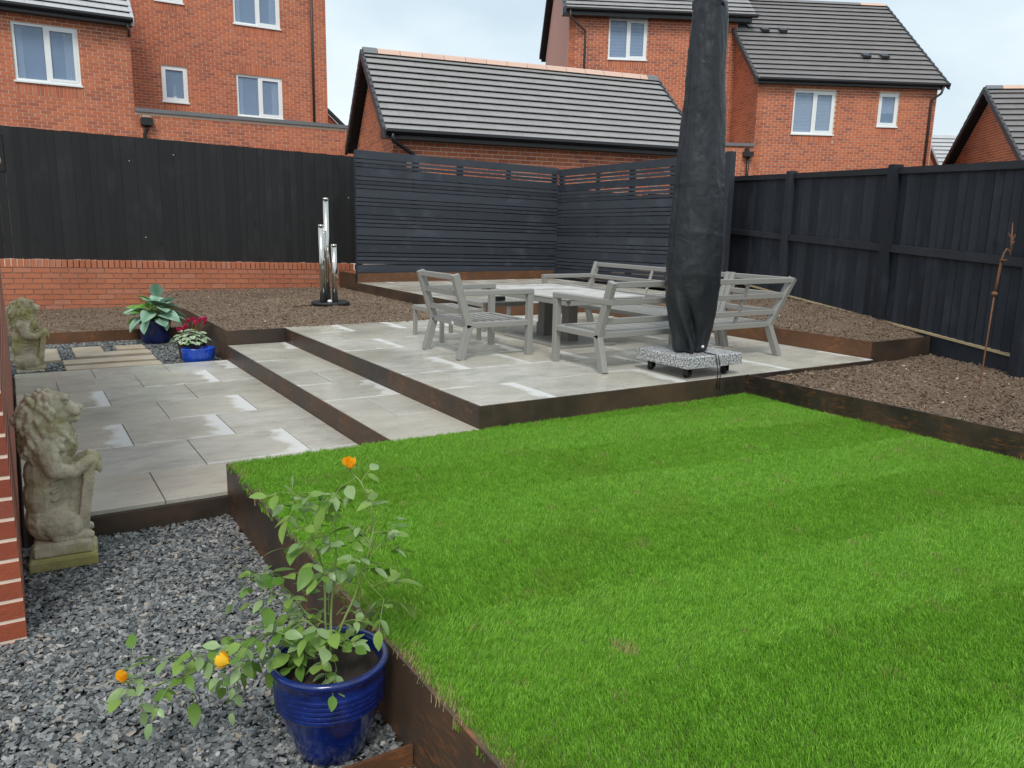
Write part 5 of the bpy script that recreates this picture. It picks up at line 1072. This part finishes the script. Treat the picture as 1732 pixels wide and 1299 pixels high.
# ================================================================== LAWN, CHIPPINGS, SOIL CRUMBS
rs = random.Random(21)
def tuft(mt, n, hgt, spread, name):
    m = MB()
    for _ in range(n):
        a_ = rs.uniform(0, 2 * PI); r = spread * math.sqrt(rs.random()); x, y = r * math.cos(a_), r * math.sin(a_); h_ = hgt * rs.uniform(.55, 1.1); b_ = rs.uniform(0, 2 * PI); ln = h_ * rs.uniform(.1, .6); wd = rs.uniform(.0007, .0012); t_ = rs.uniform(0, PI); wx, wy = wd * math.cos(t_), wd * math.sin(t_); dx, dy = ln * math.cos(b_), ln * math.sin(b_)
        k = len(m.v); m.v += [(x - wx, y - wy, -.004), (x + wx, y + wy, -.004), (x - wx * .8 + dx * .35, y - wy * .8 + dy * .35, h_ * .6), (x + wx * .8 + dx * .35, y + wy * .8 + dy * .35, h_ * .6), (x + dx, y + dy, h_)]; m.f += [(k, k + 1, k + 3, k + 2), (k + 2, k + 3, k + 4)]
    me = m.mesh(name); me.materials.append(MAT[mt]); return lib_obj(name, me)
tufts = [tuft('grass', 66, .0205, .028, 'tuft_a'), tuft('grass', 66, .023, .028, 'tuft_b'), tuft('grass', 60, .018, .028, 'tuft_c'), tuft('grass_dry', 30, .03, .03, 'tuft_d')]
pts = []
def stripe(x, y): return math.floor((y + .13 * x - 3.78 + .012 * math.sin(x * 5)) / .53) % 2
step = .0195; y = .45
while y < 4.035:
    x = .866
    while x < 4.664:
        px_, py_ = x + rs.uniform(-.5, .5) * step, y + rs.uniform(-.5, .5) * step
        if .862 < px_ < 4.67 and .4 < py_ < 4.04 and py_ > .15 + .32 * px_ * 0:
            lean = .46 if stripe(px_, py_) == 0 else -.28
            lean = lean * (.75 + .7 * noise.noise((px_ * 1.1, py_ * 1.6, 8))) + .10 * noise.noise((px_ * 4, py_ * 4, 3)); lean *= rs.uniform(.7, 1.25); Rm = Matrix.Rotation(lean, 3, 'Y') @ Matrix.Rotation(rs.uniform(-.25, .25), 3, 'X') @ Matrix.Rotation(rs.uniform(0, 2 * PI), 3, 'Z')
            dry = (px_ < .885 and rs.random() < .35) or ((px_ - 1.43) ** 2 + (py_ - 1.61) ** 2 < .002 and rs.random() < .5) or rs.random() < .006
            s_ = rs.uniform(.8, 1.15) * (1 + .18 * noise.noise((px_ * 2.5, py_ * 2.5, 0))); pts.append(((px_, py_, ZL - .012), tuple(Rm.to_euler()), (s_, s_, s_), 3 if dry else rs.choice((0, 1, 2)))); 
        x += step
    y += step
scatter('grass', pts, tufts); tag(bpy.data.objects['grass'], 'short bright green mown grass in pale and dark stripes', 'grass')
def chip(name, mt, sx, sy, sz, seed, n=11):
    r_ = random.Random(seed); bm = bmesh.new()
    for _ in range(n):
        a_ = r_.uniform(0, 2 * PI); b_ = r_.uniform(-1, 1); q = math.sqrt(1 - b_ * b_ * .5); bm.verts.new((sx * q * math.cos(a_), sy * q * math.sin(a_), sz * b_))
    bmesh.ops.convex_hull(bm, input=bm.verts); bmesh.ops.delete(bm, geom=[v for v in bm.verts if not v.link_faces], context='VERTS')
    me = bpy.data.meshes.new(name); bm.to_mesh(me); bm.free(); me.materials.append(MAT[mt]); return lib_obj(name, me)
chips = [chip('slate_%d' % k, 'slate', .0135, .0085, .0042, 40 + k) for k in range(7)]
pts = []
def rot3(t): return (rs.uniform(-t, t), rs.uniform(-t, t), rs.uniform(0, 2 * PI))
for layer, (dens_, tl_) in enumerate(((5200, .35), (5200, .6))):
    for _ in range(int(dens_ * 1.05 * 2.25)):
        x, y = rs.uniform(-.20, .846), rs.uniform(1.82, 4.01)
        if x < XW + .01 and y > 3.10: continue
        s_ = rs.choice((.55, .75, .95, 1.15, 1.4)); pts.append(((x, y, ZG - .012 + layer * .007 + rs.uniform(0, .005)), rot3(tl_), (s_, s_ * rs.uniform(.75, 1.2), s_ * rs.uniform(.7, 1.3)), rs.randrange(7)))
for _ in range(14000):
    x, y = rs.uniform(-.09, 1.75), rs.uniform(8.055, 10.06)
    if any(x0 - .004 < x < x1 + .004 and y0 - .004 < y < y1 + .004 for x0, x1, y0, y1 in ((.18, .35, 8.72, 9.50), (.487, .76, 9.10, 9.50), (.487, 1.18, 8.86, 9.08), (.36, 1.165, 8.44, 8.67), (.36, 1.17, 8.10, 8.31), (.895, 1.17, 9.22, 9.46))): continue
    s_ = rs.uniform(.8, 1.5); pts.append(((x, y, -.036 + rs.uniform(-.004, .008)), rot3(.5), (s_, s_, s_), rs.randrange(7)))
scatter('slate_chippings', pts, chips); tag(bpy.data.objects['slate_chippings'], 'loose grey slate chippings round the lower patio', 'chippings')
crumbs = [chip('crumb_%d' % k, 'clod', .012 + .004 * (k % 3), .006 + .002 * (k % 2), .005, 70 + k, 12) for k in range(6)] + [chip('pebble_0', 'pebble', .011, .009, .007, 99, 14)]
pts = []
def bed(x0, x1, y0, y1, zf, dens_, ok=lambda x, y: True, big=1.):
    for _ in range(int((x1 - x0) * (y1 - y0) * dens_)):
        x, y = rs.uniform(x0, x1), rs.uniform(y0, y1)
        if not ok(x, y): continue
        z = zf(x, y) + .02 * (noise.noise((x * 5, y * 5, 1)) + .6 * noise.noise((x * 17, y * 17, 4)))
        s_ = rs.uniform(.4, 1.25) * big * (1.7 if rs.random() < .03 else 1); pts.append(((x, y, z + rs.uniform(-.003, .006)), rot3(.9), (s_, s_, s_), 6 if rs.random() < .006 else rs.randrange(6)))
bed(1.79, 4.64, 8.07, 12.84, z_ul, 1500); bed(-.5, 1.74, 10.09, 12.84, z_ll, 1300); bed(6.33, 9.6, 4.11, 8.12, z_rp, 1900, lambda x, y: fence_d(x, y) < -.02); bed(4.70, 7.2, .6, 4.03, z_rb, 2600, lambda x, y: fence_d(x, y) < -.02, 1.1); bed(.44, .84, 1.2, 1.8, lambda x, y: -.14, 2500)
scatter('soil_crumbs', pts, crumbs); tag(bpy.data.objects['soil_crumbs'], 'loose brown soil crumbs and chips over the beds', 'soil')
